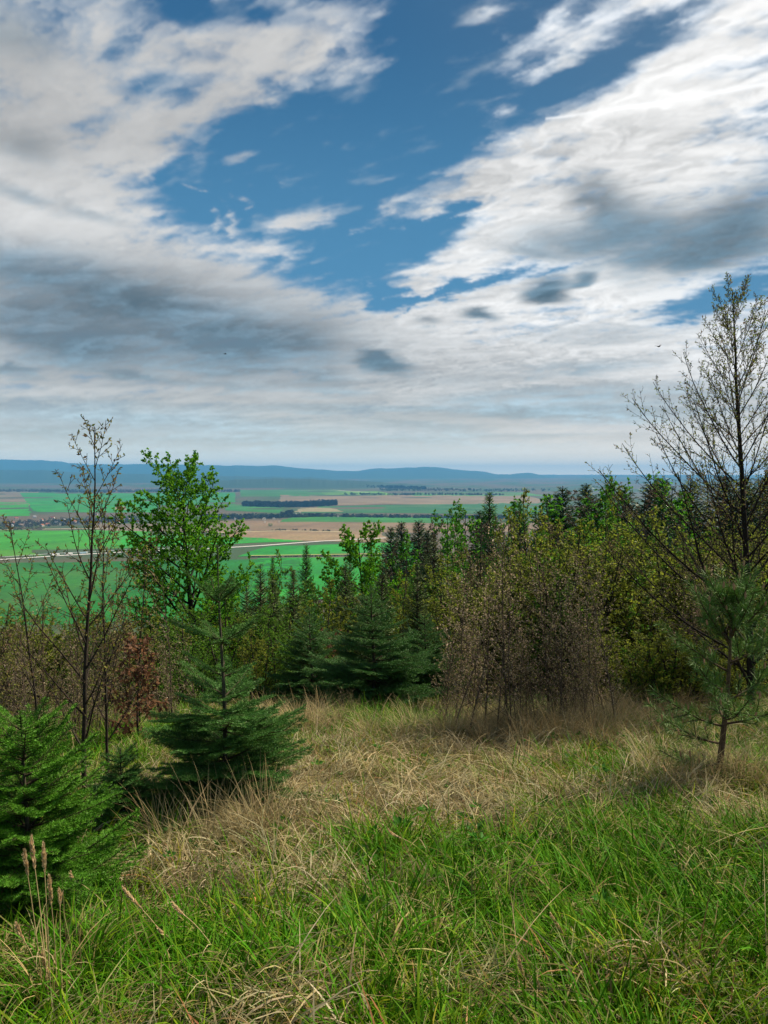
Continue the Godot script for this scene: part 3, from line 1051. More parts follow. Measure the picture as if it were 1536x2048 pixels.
func build_far() -> void:
	var lump := crown_lump(77, 90)
	rng.seed = 501
	var grey := [Color(0.10, 0.085, 0.075), Color(0.075, 0.075, 0.06), Color(0.12, 0.10, 0.085)]
	var dusk := [Color(0.035, 0.035, 0.045), Color(0.045, 0.04, 0.045), Color(0.03, 0.035, 0.035)]
	var mixed := [Color(0.07, 0.075, 0.05), Color(0.10, 0.095, 0.08), Color(0.05, 0.07, 0.035), Color(0.12, 0.14, 0.05)]
	wood_along([[-160, 984], [60, 984], [180, 986], [330, 984], [480, 984]], 700.0, 15.0, 900, grey, "brown grey leafless woods along the foot of the foothills", lump)
	wood_along([[488, 1013], [560, 1015], [620, 1014], [672, 1011]], 380.0, 20.0, 700, dusk, "compact dark wood standing in the brown field", lump)
	wood_along([[400, 1040], [470, 1039], [560, 1037], [585, 1028]], 230.0, 13.0, 420, dusk + mixed, "grey copse in front of the small green field", lump)
	wood_along([[560, 1036], [640, 1034], [780, 1036], [920, 1037], [1010, 1038]], 90.0, 12.0, 460, dusk + mixed, "long tree belt crossing the fields", lump)
	wood_along([[-60, 1060], [40, 1056], [120, 1052], [200, 1048], [285, 1046]], 420.0, 9.0, 560, mixed + grey, "garden trees scattered through the village", lump)
	wood_along([[-40, 1058], [30, 1060], [90, 1060]], 60.0, 9.0, 60, [Color(0.16, 0.20, 0.06), Color(0.24, 0.20, 0.14)], "pale green bushes on the near edge of the village", lump)
	wood_along([[500, 1115], [600, 1114], [700, 1112], [800, 1111]], 8.0, 2.6, 260, [Color(0.05, 0.06, 0.03), Color(0.09, 0.10, 0.03)], "low dark hedge between two emerald fields", lump)
	wood_along([[540, 1061], [600, 1061], [660, 1063]], 12.0, 5.0, 40, [Color(0.05, 0.06, 0.03), Color(0.14, 0.15, 0.06)], "loose bushes along the farm track", lump)
	wood_along([[690, 990], [800, 991], [900, 990], [1010, 991]], 200.0, 14.0, 200, dusk + mixed, "thin line of trees far beyond the brown fields", lump)
	wood_along([[760, 982], [900, 983], [1100, 983]], 900.0, 16.0, 260, mixed, "scattered woods near the far foothills", lump)
	wood_along([[500, 975], [620, 973], [760, 976], [850, 979]], 500.0, 26.0, 300, dusk, "dark forest strip on the low hill", lump)
	# white flowering trees among the copse and the belt
	var bloom := thing("blossom_tree", "white flowering tree among the grey copse", "tree", Vector3.ZERO, 0.0, "flowering trees on the plain")
	var sh := Shape.new()
	sh.tube(PackedVector3Array([Vector3(0, -0.3, 0), Vector3(0, 4, 0)]), PackedFloat32Array([0.25, 0.12]), 5, Color(0.10, 0.08, 0.06))
	part(bloom, "trunk", sh.mesh(mats.bark))
	sh = Shape.new()
	for i in 160:
		var d := any_dir()
		leaf(sh, Vector3(d.x * 3.4, 5.6 + d.y * 3.4, d.z * 3.4) * pow(rnd(0.3, 1.0), 0.4), d, rnd(0.9, 1.6), 0.9, tone(Color(0.62, 0.60, 0.56), 0.12))
	var cr := part(bloom, "crown", sh.mesh(mats.leaf))
	cr.set_meta("kind", "stuff")
	var spots := [[528, 1042, 1.5], [548, 1041, 1.2], [530, 1047, 1.0], [600, 1027, 1.1], [592, 1030, 0.9], [676, 1035, 0.9], [150, 1024, 1.2], [120, 1052, 0.9], [205, 1040, 0.9], [60, 1050, 1.0], [558, 1046, 0.8], [470, 1040, 1.0]]
	for i in spots.size():
		var a := on_plain(spots[i][0], spots[i][1])
		if i == 0:
			bloom.position = a
			bloom.scale = Vector3.ONE * spots[i][2]
		else:
			var by_village: bool = spots[i][0] < 300
			copy_of(bloom, "white flowering tree in the village gardens" if by_village else "white flowering tree among the grey copse", a, rnd(0, TAU), Vector3.ONE * spots[i][2])
	var green_tree := copy_of(bloom, "pale green round tree at the corner of the copse", on_plain(541, 1053), 0.4, Vector3(1.9, 1.3, 1.9))
	green_tree.name = numbered("field_tree")
	sh = Shape.new()
	for i in 180:
		var d := any_dir()
		leaf(sh, Vector3(d.x * 3.4, 5.4 + d.y * 3.4, d.z * 3.4) * pow(rnd(0.3, 1.0), 0.4), d, rnd(0.9, 1.6), 0.9, tone(Color(0.16, 0.24, 0.08), 0.15))
	green_tree.get_node("crown").mesh = sh.mesh(mats.leaf)
	# the village
	var kinds := [house(Color(0.62, 0.58, 0.52), Color(0.28, 0.11, 0.07), "pale far house with a red brown gable roof"), house(Color(0.45, 0.38, 0.30), Color(0.20, 0.15, 0.12), "beige far house with a dark brown gable roof"), house(Color(0.70, 0.70, 0.68), Color(0.26, 0.26, 0.27), "white far house with a grey gable roof")]
	for i in 60:
		var px := rnd(15, 290)
		var py := lerpf(1055, 1047, px / 290.0) - rnd(0, 1) * rnd(0, 1) * 24.0
		var a := on_plain(px, py)
		var k := rng.randi() % 3
		if i < 3:
			kinds[i].position = a
			kinds[i].rotation.y = rnd(0, TAU)
		else:
			copy_of(kinds[k], kinds[k].get_meta("label"), a, rnd(0, TAU), Vector3(rnd(0.8, 1.3), rnd(0.85, 1.2), rnd(0.9, 1.2)))
	lorry(112, 1112.2, Color(0.78, 0.78, 0.76), "white lorry on the highway behind the bare sapling")
	lorry(138, 1110.4, Color(0.66, 0.64, 0.60), "cream lorry following the white one")
	lorry(168, 1108.4, Color(0.30, 0.42, 0.50), "blue grey lorry leading the other two")

# ---------------------------------------------------------------- trees and shrubs of the clearing
const BARK := Color(0.075, 0.058, 0.045)
const TWIG := Color(0.11, 0.075, 0.055)

func sapling_spec() -> Dictionary:
	return {"segs": [6, 4, 3], "wiggle": [0.07, 0.12, 0.14], "up": [0.07, 0.05, 0.03], "sides": [5, 4, 3], "n": [0, 7, 2], "from": [0.18, 0.15], "angle": [44.0, 46.0, 42.0], "ratio": [0.32, 0.36, 0.5],
		"leafy": 0, "leaves": 34.0, "leaf": 0.026, "wide": 0.5, "bark": BARK, "tints": [Color(0.15, 0.17, 0.03), Color(0.23, 0.21, 0.06), Color(0.19, 0.125, 0.07)], "crown": 0.6, "thin": 0.0016}

func stand(t: Node3D, px: float, d: float, turn := 0.0) -> void:
	t.position = foot(px, d)
	t.rotation.y = turn

func build_saplings() -> void:
	rng.seed = 1001
	var sp := sapling_spec()
	var t := thing("sapling", "tall bare sapling with budding twigs rising beside the bright spruce", "tree", foot(158, 5.2), 0.0, "budding saplings")
	broad_tree(t, reach(145, 852, 5.2), 0.019, sp, 26, 0.16, Vector3(-0.02, 0, 0))
	t = thing("sapling", "slender forked sapling between the tall sapling and the young fir", "tree", foot(205, 5.5), 0.0, "budding saplings")
	broad_tree(t, reach(225, 1000, 5.5), 0.013, sp, 16, 0.2, Vector3(0.03, 0, 0))
	t = thing("sapling", "thin leaning sapling behind the bright spruce", "tree", foot(75, 6.4), 0.0, "budding saplings")
	broad_tree(t, reach(95, 1040, 6.4), 0.014, sp, 14, 0.2, Vector3(0.02, 0, 0))
	t = thing("sapling", "slender sapling directly behind the bright spruce", "tree", foot(-28, 5.6), 0.0, "budding saplings")
	broad_tree(t, reach(-10, 1080, 5.6), 0.014, sp, 20, 0.14, Vector3(0.04, 0, 0))
	t = thing("sapling", "short twiggy sapling among the budding shrubs behind the fir", "tree", foot(270, 8.5), 0.0, "budding saplings")
	broad_tree(t, reach(270, 1080, 8.5), 0.016, sp, 22, 0.12)

func build_maple() -> void:
	rng.seed = 1012
	var sp := {"segs": [7, 5, 3], "wiggle": [0.07, 0.10, 0.12], "up": [0.045, 0.05, 0.03], "sides": [6, 4, 3], "n": [0, 16, 5], "from": [0.16, 0.15], "angle": [66.0, 48.0, 46.0], "ratio": [0.50, 0.34, 0.42],
		"leafy": 1, "leaves": 27.0, "bunch": 5, "leaf": 0.037, "wide": 0.8, "bark": Color(0.035, 0.030, 0.026), "tints": [Color(0.10, 0.30, 0.014), Color(0.17, 0.39, 0.02), Color(0.07, 0.24, 0.014)], "crown": 0.36, "low": 0.9, "thin": 0.003, "sway": 0.04}
	var t := thing("maple_tree", "rounded maple with fresh green leaves standing above the slope", "tree", foot(384, 14.0))
	broad_tree(t, reach(380, 965, 14.0), 0.075, sp, 34, 0.16)
	t = thing("maple_tree", "small leafy maple poking above the dark firs", "tree", foot(730, 19.0))
	sp.leaf = 0.045
	sp.ratio = [0.36, 0.36, 0.42]
	broad_tree(t, reach(722, 1075, 19.0), 0.06, sp, 16, 0.3)

func build_tall_hornbeam() -> void:
	rng.seed = 1003
	var sp := {"segs": [9, 6, 3], "wiggle": [0.05, 0.08, 0.12], "up": [0.055, 0.045, 0.02], "sides": [5, 3, 3], "n": [0, 18, 5], "from": [0.12, 0.12], "angle": [56.0, 32.0, 38.0], "ratio": [0.55, 0.30, 0.42],
		"leafy": 1, "leaves": 24.0, "leaf": 0.026, "wide": 0.55, "bark": Color(0.055, 0.043, 0.036), "tints": [Color(0.14, 0.18, 0.03), Color(0.19, 0.22, 0.04), Color(0.15, 0.11, 0.06)], "crown": 1.0, "thin": 0.0017, "cone": 0.6, "slim": 0.0065}
	var t := thing("hornbeam_tree", "tall budding hornbeam with many fine upswept branches", "tree", foot(1512, 8.6))
	broad_tree(t, reach(1490, 575, 8.6), 0.046, sp, 66, 0.08)

func build_shrubs() -> void:
	# the brown twiggy thicket: many stems, eight shapes of stem
	rng.seed = 1004
	var sp := {"segs": [8, 4, 2], "wiggle": [0.07, 0.16, 0.2], "up": [0.05, 0.05, 0.0], "sides": [4, 3, 3], "n": [0, 22, 3], "from": [0.16, 0.2], "angle": [20.0, 48.0, 45.0], "ratio": [1.0, 0.20, 0.4],
		"leafy": 1, "leaves": 38.0, "leaf": 0.022, "wide": 0.55, "bark": Color(0.22, 0.165, 0.115), "tints": [Color(0.40, 0.305, 0.20), Color(0.32, 0.26, 0.14), Color(0.23, 0.26, 0.06), Color(0.45, 0.355, 0.27)], "thin": 0.0016, "cone": 0.35}
	var stems: Array[ArrayMesh] = []
	for i in 9:
		var w := Shape.new()
		var g := Shape.new()
		limb(w, g, Vector3(0, -0.06, 0), Vector3(0, 1, 0), 1.7, 0.009, 0, sp)
		stems.append(g.mesh(mats.leaf, w.mesh(mats.bark)))
	thicket(stems, 1050, 7.6, 52, 0.95, 0.5, 1.12, "dense brown thicket of budding upright stems in the dry grass")
	thicket(stems, 1170, 8.3, 20, 0.42, 0.35, 1.15, "narrow group of darker stems at the end of the brown thicket")
	thicket(stems, 940, 9.4, 20, 0.5, 0.4, 1.0, "sparse brown stems in front of the dark fir")
	thicket(stems, 250, 8.4, 40, 0.9, 0.5, 0.95, "brown budding shrub behind the saplings")
	thicket(stems, 90, 7.6, 40, 0.8, 0.5, 0.9, "thin budding shrub behind the bright spruce")
	thicket(stems, 1420, 9.8, 40, 0.9, 0.5, 1.0, "brown budding shrub below the tall hornbeam")
	thicket(stems, 690, 9.0, 9, 0.2, 0.2, 0.36, "low dry twig bush at the edge of the grass")

func thicket(stems: Array[ArrayMesh], px: float, d: float, count: int, wide: float, deep: float, tall: float, label: String) -> void:
	var t := thing("thicket", label, "shrub", foot(px, d))
	for i in count:
		var a := rnd(0, TAU)
		var r := sqrt(rnd(0, 1))
		var at := Vector3(cos(a) * r * wide, 0, sin(a) * r * deep)
		var w := t.position + at
		at.y = land(w.x, w.z) - t.position.y
		var k := tall * lerpf(0.4, 1.3, pow(rnd(0, 1), 1.3)) * (1.0 - 0.25 * r)
		var b := Basis(Vector3.UP, rnd(0, TAU)).scaled(Vector3(k, k, k))
		b = Basis(Vector3(sin(a), 0, -cos(a)), -0.34 * r * rnd(0.2, 1.4)) * b
		part(t, "stem", stems[rng.randi() % stems.size()], Transform3D(b, at))

func build_beech() -> void:
	rng.seed = 1005
	var sp := {"segs": [5, 4, 3], "wiggle": [0.1, 0.12, 0.14], "up": [0.02, 0.02, 0.0], "sides": [4, 3, 3], "n": [0, 7, 3], "from": [0.15, 0.15], "angle": [62.0, 45.0, 42.0], "ratio": [0.42, 0.42, 0.5],
		"leafy": 1, "leaves": 26.0, "bunch": 2, "leaf": 0.055, "wide": 0.55, "bark": TWIG, "tints": [Color(0.17, 0.085, 0.045), Color(0.13, 0.062, 0.036), Color(0.22, 0.12, 0.065)], "leaf_up": -0.7, "crown": 0.4, "thin": 0.002}
	var t := thing("beech_shrub", "young beech holding its dry red brown leaves", "shrub", foot(268, 7.4))
	broad_tree(t, 1.0, 0.014, sp, 18, 0.06)
	t = thing("beech_shrub", "second beech with dry leaves, half hidden behind the dark firs", "shrub", foot(655, 12.6))
	broad_tree(t, 1.1, 0.014, sp, 12, 0.1)

func fir_spec() -> Dictionary:
	return {"rise": 0.10, "sag": 0.06, "gap": 0.0052, "long": 0.021, "wide": 0.0030, "flat": 0.65, "every": 0.034, "twig": 0.46, "bark": Color(0.13, 0.10, 0.06), "stem": Color(0.15, 0.13, 0.09), "needle": Color(0.086, 0.207, 0.042)}

func spray_set(sp: Dictionary, sizes: Array) -> Array:
	var out := []
	for l in sizes:
		out.append([l, spray(l, sp), spray(l, sp), spray(l, sp)])
	return out

func build_conifers() -> void:
	rng.seed = 1006
	var sp := fir_spec()
	var fir := spray_set(sp, [0.16, 0.34, 0.62])
	var h := reach(445, 1090, 5.0)
	var t := thing("fir_tree", "young green fir with a long bare leader in the grass", "tree", foot(440, 5.0))
	conifer(t, h, 0.021, [
		[0.04, 8, 0.42, -6.0], [0.11, 9, 0.50, 0.0], [0.19, 9, 0.54, 4.0], [0.28, 9, 0.55, 7.0], [0.37, 9, 0.55, 9.0], [0.47, 8, 0.53, 11.0], [0.57, 8, 0.50, 12.0], [0.67, 7, 0.44, 14.0], [0.78, 5, 0.36, 16.0], [0.92, 4, 0.27, 20.0], [1.13, 5, 0.31, 24.0], [1.40, 5, 0.25, 32.0], [h - 0.34, 3, 0.21, 44.0]], fir, sp, 0.5)
	# dark firs in the middle
	var ds := fir_spec()
	ds.needle = Color(0.072, 0.175, 0.042)
	ds.gap = 0.008
	ds.wide = 0.0045
	ds.long = 0.026
	ds.every = 0.05
	var dark := spray_set(ds, [0.3, 0.6, 1.0])
	var tiers_for := func(height: float, wide: float, round := 0.75) -> Array:
		var out := []
		var y := 0.06
		while y < height * 0.97:
			var f := 1.0 - y / height
			out.append([y, int(lerpf(4.0, 10.5, f)), maxf(0.12, wide * pow(f, round)), lerpf(34.0, -2.0, f)])
			y += lerpf(0.13, 0.10, f) * height / 2.0
		return out
	t = thing("dark_fir", "broad dark fir with drooping skirts at the edge of the grass", "tree", foot(745, 9.9))
	h = reach(745, 1168, 9.9)
	conifer(t, h, 0.034, tiers_for.call(h, 1.05), dark, ds, 0.25)
	t = thing("dark_fir", "smaller dark fir leaning against the broad one by the thicket", "tree", foot(852, 10.6))
	h = reach(852, 1228, 10.6)
	conifer(t, h, 0.028, tiers_for.call(h, 0.80), dark, ds, 0.25)
	t = thing("dark_fir", "dark fir behind the young green fir", "tree", foot(620, 10.8))
	h = reach(600, 1215, 10.8)
	conifer(t, h, 0.028, tiers_for.call(h, 0.85), dark, ds, 0.25)
	t = thing("dark_fir", "broad fir behind the stems of the brown thicket", "tree", foot(1235, 11.0))
	h = reach(1235, 1240, 11.0)
	conifer(t, h, 0.028, tiers_for.call(h, 0.95), dark, ds, 0.25)
	# the bright spruce by the camera
	var bs := fir_spec()
	bs.needle = Color(0.102, 0.266, 0.021)
	bs.flat = 0.15
	bs.gap = 0.0042
	bs.long = 0.016
	bs.wide = 0.0026
	bs.every = 0.026
	bs.rise = 0.22
	var spruce := spray_set(bs, [0.14, 0.28, 0.46])
	t = thing("spruce_tree", "bushy bright green spruce beside the dry reed stalks", "tree", foot(38, 3.3))
	h = reach(38, 1425, 3.3)
	conifer(t, h, 0.02, tiers_for.call(h, 0.50, 0.42), spruce, bs, 0.15)
	t = thing("spruce_tree", "low bluish spruce seedling in front of the young fir", "tree", foot(235, 4.6))
	conifer(t, 0.55, 0.012, tiers_for.call(0.55, 0.36), fir, sp, 0.2)

func build_pine() -> void:
	rng.seed = 1007
	var at := foot(1440, 5.3)
	var t := thing("pine_tree", "young pine with long needles and pinkish buds", "tree", at)
	var h := reach(1470, 1215, 5.3)
	var wood := Shape.new()
	var pts := PackedVector3Array()
	var rad := PackedFloat32Array()
	for k in 10:
		var f := k / 9.0
		pts.append(Vector3(0.05 * sin(f * 2.2) + 0.06 * f, lerpf(-0.1, h, f), -0.03 * f))
		rad.append(lerpf(0.026, 0.005, f))
	wood.tube(pts, rad, 8, Color(0.26, 0.17, 0.11))
	part(t, "trunk", wood.mesh(mats.bark))
	# height, compass turn, length, tilt
	for b in [[0.16, 170, 0.36, -8], [0.30, 200, 0.42, 2], [0.42, 172, 0.46, 12], [0.44, 20, 0.50, 8], [0.46, 275, 0.42, 10], [0.48, 95, 0.4, 10], [0.60, 340, 0.48, 8], [0.66, 140, 0.40, 12], [0.80, 190, 0.44, 20], [0.84, 330, 0.46, 20], [0.86, 60, 0.44, 24], [1.00, 160, 0.34, 40], [1.02, 220, 0.36, 40], [1.03, 300, 0.36, 40], [1.04, 20, 0.38, 40], [1.05, 90, 0.34, 40], [1.18, 180, 0.24, 55], [1.18, 260, 0.22, 55], [1.19, 330, 0.24, 55], [1.20, 60, 0.24, 55]]:
		var y: float = b[0] / 1.25 * h
		var f := clampf((y + 0.1) / (h + 0.1), 0, 1) * 9.0
		var p := pts[mini(int(f), 8)].lerp(pts[mini(int(f), 8) + 1], f - mini(int(f), 8))
		pine_branch(t, p, deg_to_rad(b[1]), b[2], deg_to_rad(b[3]))
	pine_branch(t, pts[8], 0.0, h * 0.12, 1.5)

func pine_branch(t: Node3D, p: Vector3, turn: float, length: float, tilt: float) -> void:
	var out := Vector3(cos(turn) * cos(tilt), sin(tilt), sin(turn) * cos(tilt))
	var w := Shape.new()
	var g := Shape.new()
	var pts := PackedVector3Array()
	var rad := PackedFloat32Array()
	var d := out
	var q := p
	for k in 6:
		pts.append(q)
		rad.append(lerpf(0.009, 0.0035, k / 5.0))
		d = (d + Vector3.UP * 0.10 + any_dir() * 0.06).normalized()
		q += d * length / 5.0
	w.tube(pts, rad, 5, Color(0.17, 0.11, 0.07))
	var shoots := [[pts[5], d, 0.12]]
	for s in 7:
		var k := 1 + s % 4
		shoots.append([pts[k], (d + along(d, rnd(0, TAU)).x * 0.9).normalized(), rnd(0.08, 0.14)])
	pine_needles(g, pts[2], pts[5])
	var buds := []
	for s in shoots:
		var e: Vector3 = s[0] + s[1] * s[2]
		w.tube(PackedVector3Array([s[0], e]), PackedFloat32Array([0.004, 0.003]), 4, Color(0.17, 0.11, 0.07))
		pine_needles(g, s[0], e)
		buds.append([e, s[1]])
	var b := part(t, "branch", w.mesh(mats.bark))
	var n := part(b, "needles", g.mesh(mats.needle))
	n.set_meta("kind", "stuff")
	for e in buds:
		if rng.randf() < 0.6:
			var sh := Shape.new()
			var l := rnd(0.025, 0.055)
			var up: Vector3 = (e[1] * 0.4 + Vector3.UP).normalized()
			sh.tube(PackedVector3Array([e[0], e[0] + up * l * 0.4, e[0] + up * l * 0.8, e[0] + up * l]), PackedFloat32Array([0.005, 0.0075, 0.006, 0.001]), 6, Color(0.45, 0.25, 0.16))
			part(b, "bud", sh.mesh(mats.plain))

func pine_needles(g: Shape, a: Vector3, b: Vector3) -> void:
	var d := (b - a)
	var n := int(d.length() / 0.0018)
	d = d.normalized()
	for i in n:
		var p := a.lerp(b, rnd(0, 1))
		var o := (along(d, rnd(0, TAU)).x + d * rnd(0.5, 1.5)).normalized()
		var l := rnd(0.05, 0.085)
		var x := o.cross(any_dir()).normalized() * 0.0013
		var m := p + o * l * 0.6
		var e := p + o * l + Vector3(0, -0.006, 0)
		var col := tone(Color(0.120, 0.235, 0.048), 0.25)
		g.tri(p - x, p + x, m, col)
		g.tri(m - x, m + x, e, col)
		g.tri(p - x, m - x, m + x, col)

# ---------------------------------------------------------------- the slope and the forest behind
func build_slope() -> void:
	rng.seed = 1008
	var kinds := {}
	var olive := {"segs": [5, 4, 3], "wiggle": [0.08, 0.12, 0.14], "up": [0.05, 0.04, 0.02], "sides": [4, 3, 3], "n": [0, 8, 4], "from": [0.15, 0.15], "angle": [40.0, 44.0, 44.0], "ratio": [0.34, 0.40, 0.45],
		"leafy": 1, "leaves": 40.0, "leaf": 0.050, "wide": 0.6, "bark": Color(0.075, 0.058, 0.042), "tints": [Color(0.165, 0.205, 0.022), Color(0.235, 0.27, 0.033), Color(0.125, 0.165, 0.025)], "crown": 0.6, "thin": 0.003}
	var fresh: Dictionary = olive.duplicate(true)
	fresh.tints = [Color(0.075, 0.19, 0.017), Color(0.13, 0.25, 0.025), Color(0.065, 0.14, 0.02)]
	fresh.leaves = 40.0
	fresh.leaf = 0.055
	var brown: Dictionary = olive.duplicate(true)
	brown.tints = [Color(0.20, 0.16, 0.085), Color(0.17, 0.16, 0.05), Color(0.15, 0.16, 0.035)]
	brown.leaves = 34.0
	brown.leaf = 0.035
	# shrubs, 3 m tall as built; three shapes of each kind
	for k in [["olive", olive], ["fresh", fresh], ["brown", brown]]:
		kinds[k[0]] = []
		for v in 2:
			var t := Node3D.new()
			t.name = "slope_shrub"
			far_broad_tree(t, 3.0, 0.03, k[1], 10, 0.12, 4, 0.8)
			kinds[k[0]].append(t)
	var dull := {"stem": Color(0.10, 0.08, 0.06), "needle": Color(0.102, 0.148, 0.040), "tilt_low": 4.0, "fat": 0.08, "taper": 0.65}
	var deep := {"stem": Color(0.08, 0.06, 0.05), "needle": Color(0.052, 0.115, 0.040), "tilt_low": -12.0, "fat": 0.13, "taper": 0.6}
	var larch := {"stem": Color(0.12, 0.09, 0.06), "needle": Color(0.074, 0.230, 0.023), "tilt_low": 2.0, "fat": 0.09, "taper": 0.6}
	kinds.dull = []
	kinds.deep = []
	kinds.larch = []
	for v in 3:
		var t := Node3D.new()
		t.name = "slope_spruce"
		far_conifer(t, 5.0, 1.2, dull, 1.5)
		kinds.dull.append(t)
		t = Node3D.new()
		t.name = "forest_spruce"
		far_conifer(t, 14.0, 2.9, deep, 1.9)
		kinds.deep.append(t)
		t = Node3D.new()
		t.name = "larch_tree"
		far_conifer(t, 14.0, 2.6, larch, 1.9)
		kinds.larch.append(t)
	var birch := {"segs": [5, 4, 2], "wiggle": [0.08, 0.12, 0.14], "up": [0.05, -0.02, -0.06], "sides": [4, 3, 3], "n": [0, 9, 4], "from": [0.15, 0.15], "angle": [40.0, 45.0, 42.0], "ratio": [0.30, 0.40, 0.45],
		"leafy": 1, "leaves": 6.5, "bunch": 2, "leaf": 0.22, "wide": 0.75, "bark": Color(0.10, 0.085, 0.07), "tints": [Color(0.06, 0.21, 0.015), Color(0.095, 0.28, 0.018), Color(0.05, 0.16, 0.012)], "crown": 0.5, "thin": 0.012}
	var bare: Dictionary = birch.duplicate(true)
	bare.tints = [Color(0.085, 0.065, 0.05), Color(0.10, 0.085, 0.04), Color(0.06, 0.05, 0.04)]
	bare.leaves = 4.0
	bare.leaf = 0.14
	kinds.birch = []
	kinds.bare = []
	for v in 2:
		var t := Node3D.new()
		t.name = "forest_birch"
		far_broad_tree(t, 14.0, 0.16, birch, 16, 0.2)
		kinds.birch.append(t)
		t = Node3D.new()
		t.name = "budding_tree"
		far_broad_tree(t, 14.0, 0.15, bare, 16, 0.2)
		kinds.bare.append(t)
	# rows that can be read in the photograph: kind, column, row of the top, depth, width factor
	var seen := [
		["dull", 520, 1128, 16.0, 1.0], ["fresh", 560, 1130, 19.0, 0.9], ["larch", 612, 1088, 34.0, 0.75], ["dull", 585, 1140, 15.5, 1.1], ["olive", 655, 1150, 14.0, 0.9], ["dull", 690, 1125, 17.0, 0.9], ["dull", 765, 1118, 15.0, 0.9], ["olive", 800, 1115, 18.0, 1.0], ["dull", 545, 1160, 13.0, 1.2],
		["dull", 868, 1072, 17.0, 1.1], ["olive", 905, 1095, 14.5, 1.0], ["dull", 835, 1125, 14.0, 1.0], ["olive", 940, 1085, 17.5, 1.2], ["dull", 1010, 1090, 19.0, 1.1], ["dull", 492, 1150, 17.0, 1.0], ["dull", 455, 1165, 19.0, 1.0],
		["larch", 545, 1112, 36.0, 0.6], ["fresh", 630, 1125, 24.0, 0.9], ["dull", 700, 1100, 26.0, 0.8], ["fresh", 780, 1100, 27.0, 1.0], ["fresh", 480, 1140, 26.0, 0.9], ["dull", 740, 1092, 30.0, 0.8],
		["deep", 782, 1052, 62.0, 0.9], ["deep", 803, 1042, 66.0, 1.0], ["deep", 838, 1040, 64.0, 1.1], ["deep", 856, 1056, 60.0, 0.9], ["bare", 778, 1088, 52.0, 0.8], ["birch", 822, 1078, 50.0, 0.8], ["bare", 880, 1058, 58.0, 0.8], ["bare", 868, 1040, 72.0, 0.8],
		["birch", 905, 1030, 55.0, 0.9], ["birch", 938, 1018, 60.0, 0.9], ["larch", 979, 984, 64.0, 1.0], ["larch", 1040, 999, 66.0, 0.9], ["birch", 920, 1055, 46.0, 0.8], ["deep", 960, 1020, 68.0, 1.1], ["birch", 1010, 1012, 70.0, 1.1], ["bare", 1000, 1025, 50.0, 0.9], ["bare", 960, 1045, 45.0, 0.9],
		["birch", 1075, 1005, 62.0, 1.2], ["deep", 1100, 990, 66.0, 1.3], ["deep", 1125, 972, 64.0, 1.2], ["bare", 1150, 985, 60.0, 1.3], ["deep", 1172, 966, 68.0, 1.2], ["birch", 1195, 982, 62.0, 1.3], ["birch", 1218, 968, 60.0, 0.8], ["larch", 1220, 966, 66.0, 1.2], ["deep", 1250, 975, 64.0, 1.3], ["bare", 1275, 980, 60.0, 1.3],
		["deep", 1300, 962, 66.0, 1.3], ["deep", 1325, 955, 70.0, 1.2], ["birch", 1350, 968, 62.0, 1.3], ["deep", 1380, 960, 66.0, 1.3], ["bare", 1415, 958, 64.0, 1.3], ["deep", 1450, 950, 66.0, 1.3], ["deep", 1490, 955, 64.0, 1.3], ["deep", 1530, 950, 66.0, 1.3], ["deep", 1570, 955, 64.0, 1.3],
		["olive", 1075, 955, 14.0, 0.9], ["olive", 1150, 985, 13.0, 1.0], ["olive", 1225, 950, 14.5, 0.9], ["brown", 1110, 1010, 16.0, 1.0], ["brown", 1040, 1050, 15.0, 1.0], ["brown", 990, 1075, 15.5, 1.0], ["brown", 960, 1110, 13.0, 0.9],
		["olive", 1120, 1090, 11.5, 1.1], ["olive", 1200, 1080, 12.0, 1.2], ["olive", 1280, 1050, 12.5, 1.2], ["olive", 1350, 1020, 12.0, 1.2], ["fresh", 1110, 1120, 10.6, 0.9], ["fresh", 1180, 1150, 10.2, 0.8], ["olive", 1420, 1040, 11.5, 1.3], ["olive", 1500, 1030, 12.0, 1.2], ["olive", 1320, 1130, 10.4, 1.1], ["olive", 1390, 1150, 10.0, 1.1], ["olive", 1250, 1140, 10.8, 1.0], ["olive", 1560, 1080, 11.0, 1.2], ["olive", 1470, 1160, 9.8, 1.0],
		["fresh", 420, 1150, 13.0, 1.0], ["fresh", 470, 1170, 12.0, 1.0], ["fresh", 340, 1190, 12.5, 1.1], ["olive", 290, 1200, 12.0, 1.1], ["fresh", 500, 1080, 22.0, 0.9], ["fresh", 660, 1090, 21.0, 0.8], ["olive", 220, 1190, 12.0, 1.0], ["olive", 150, 1200, 11.5, 1.1], ["olive", 80, 1190, 11.0, 1.1], ["olive", 20, 1210, 10.0, 1.1], ["brown", 50, 1230, 9.0, 0.8], ["brown", 190, 1230, 10.0, 0.9], ["fresh", 330, 1260, 10.0, 0.7], ["olive", 1265, 1215, 9.3, 0.9], ["olive", 1330, 1225, 9.0, 0.9], ["fresh", 1300, 1255, 8.9, 0.6], ["olive", 1390, 1230, 8.9, 0.9], ["olive", 1225, 1225, 9.6, 0.8], ["olive", 1460, 1235, 9.0, 0.8], ["fresh", 560, 1215, 11.5, 0.7], ["fresh", 600, 1190, 12.5, 0.8], ["fresh", 390, 1200, 11.0, 0.9], ["olive", 520, 1230, 11.0, 0.8],
		["olive", -50, 1180, 11.0, 1.1], ["olive", -110, 1150, 12.0, 1.1], ["fresh", 120, 1225, 16.0, 0.9], ["fresh", 250, 1215, 18.0, 0.9], ["fresh", 20, 1225, 19.0, 1.0]]
	var made := {}
	for s in seen:
		place_one(kinds, made, s[0], s[1], s[2], s[3], s[4])
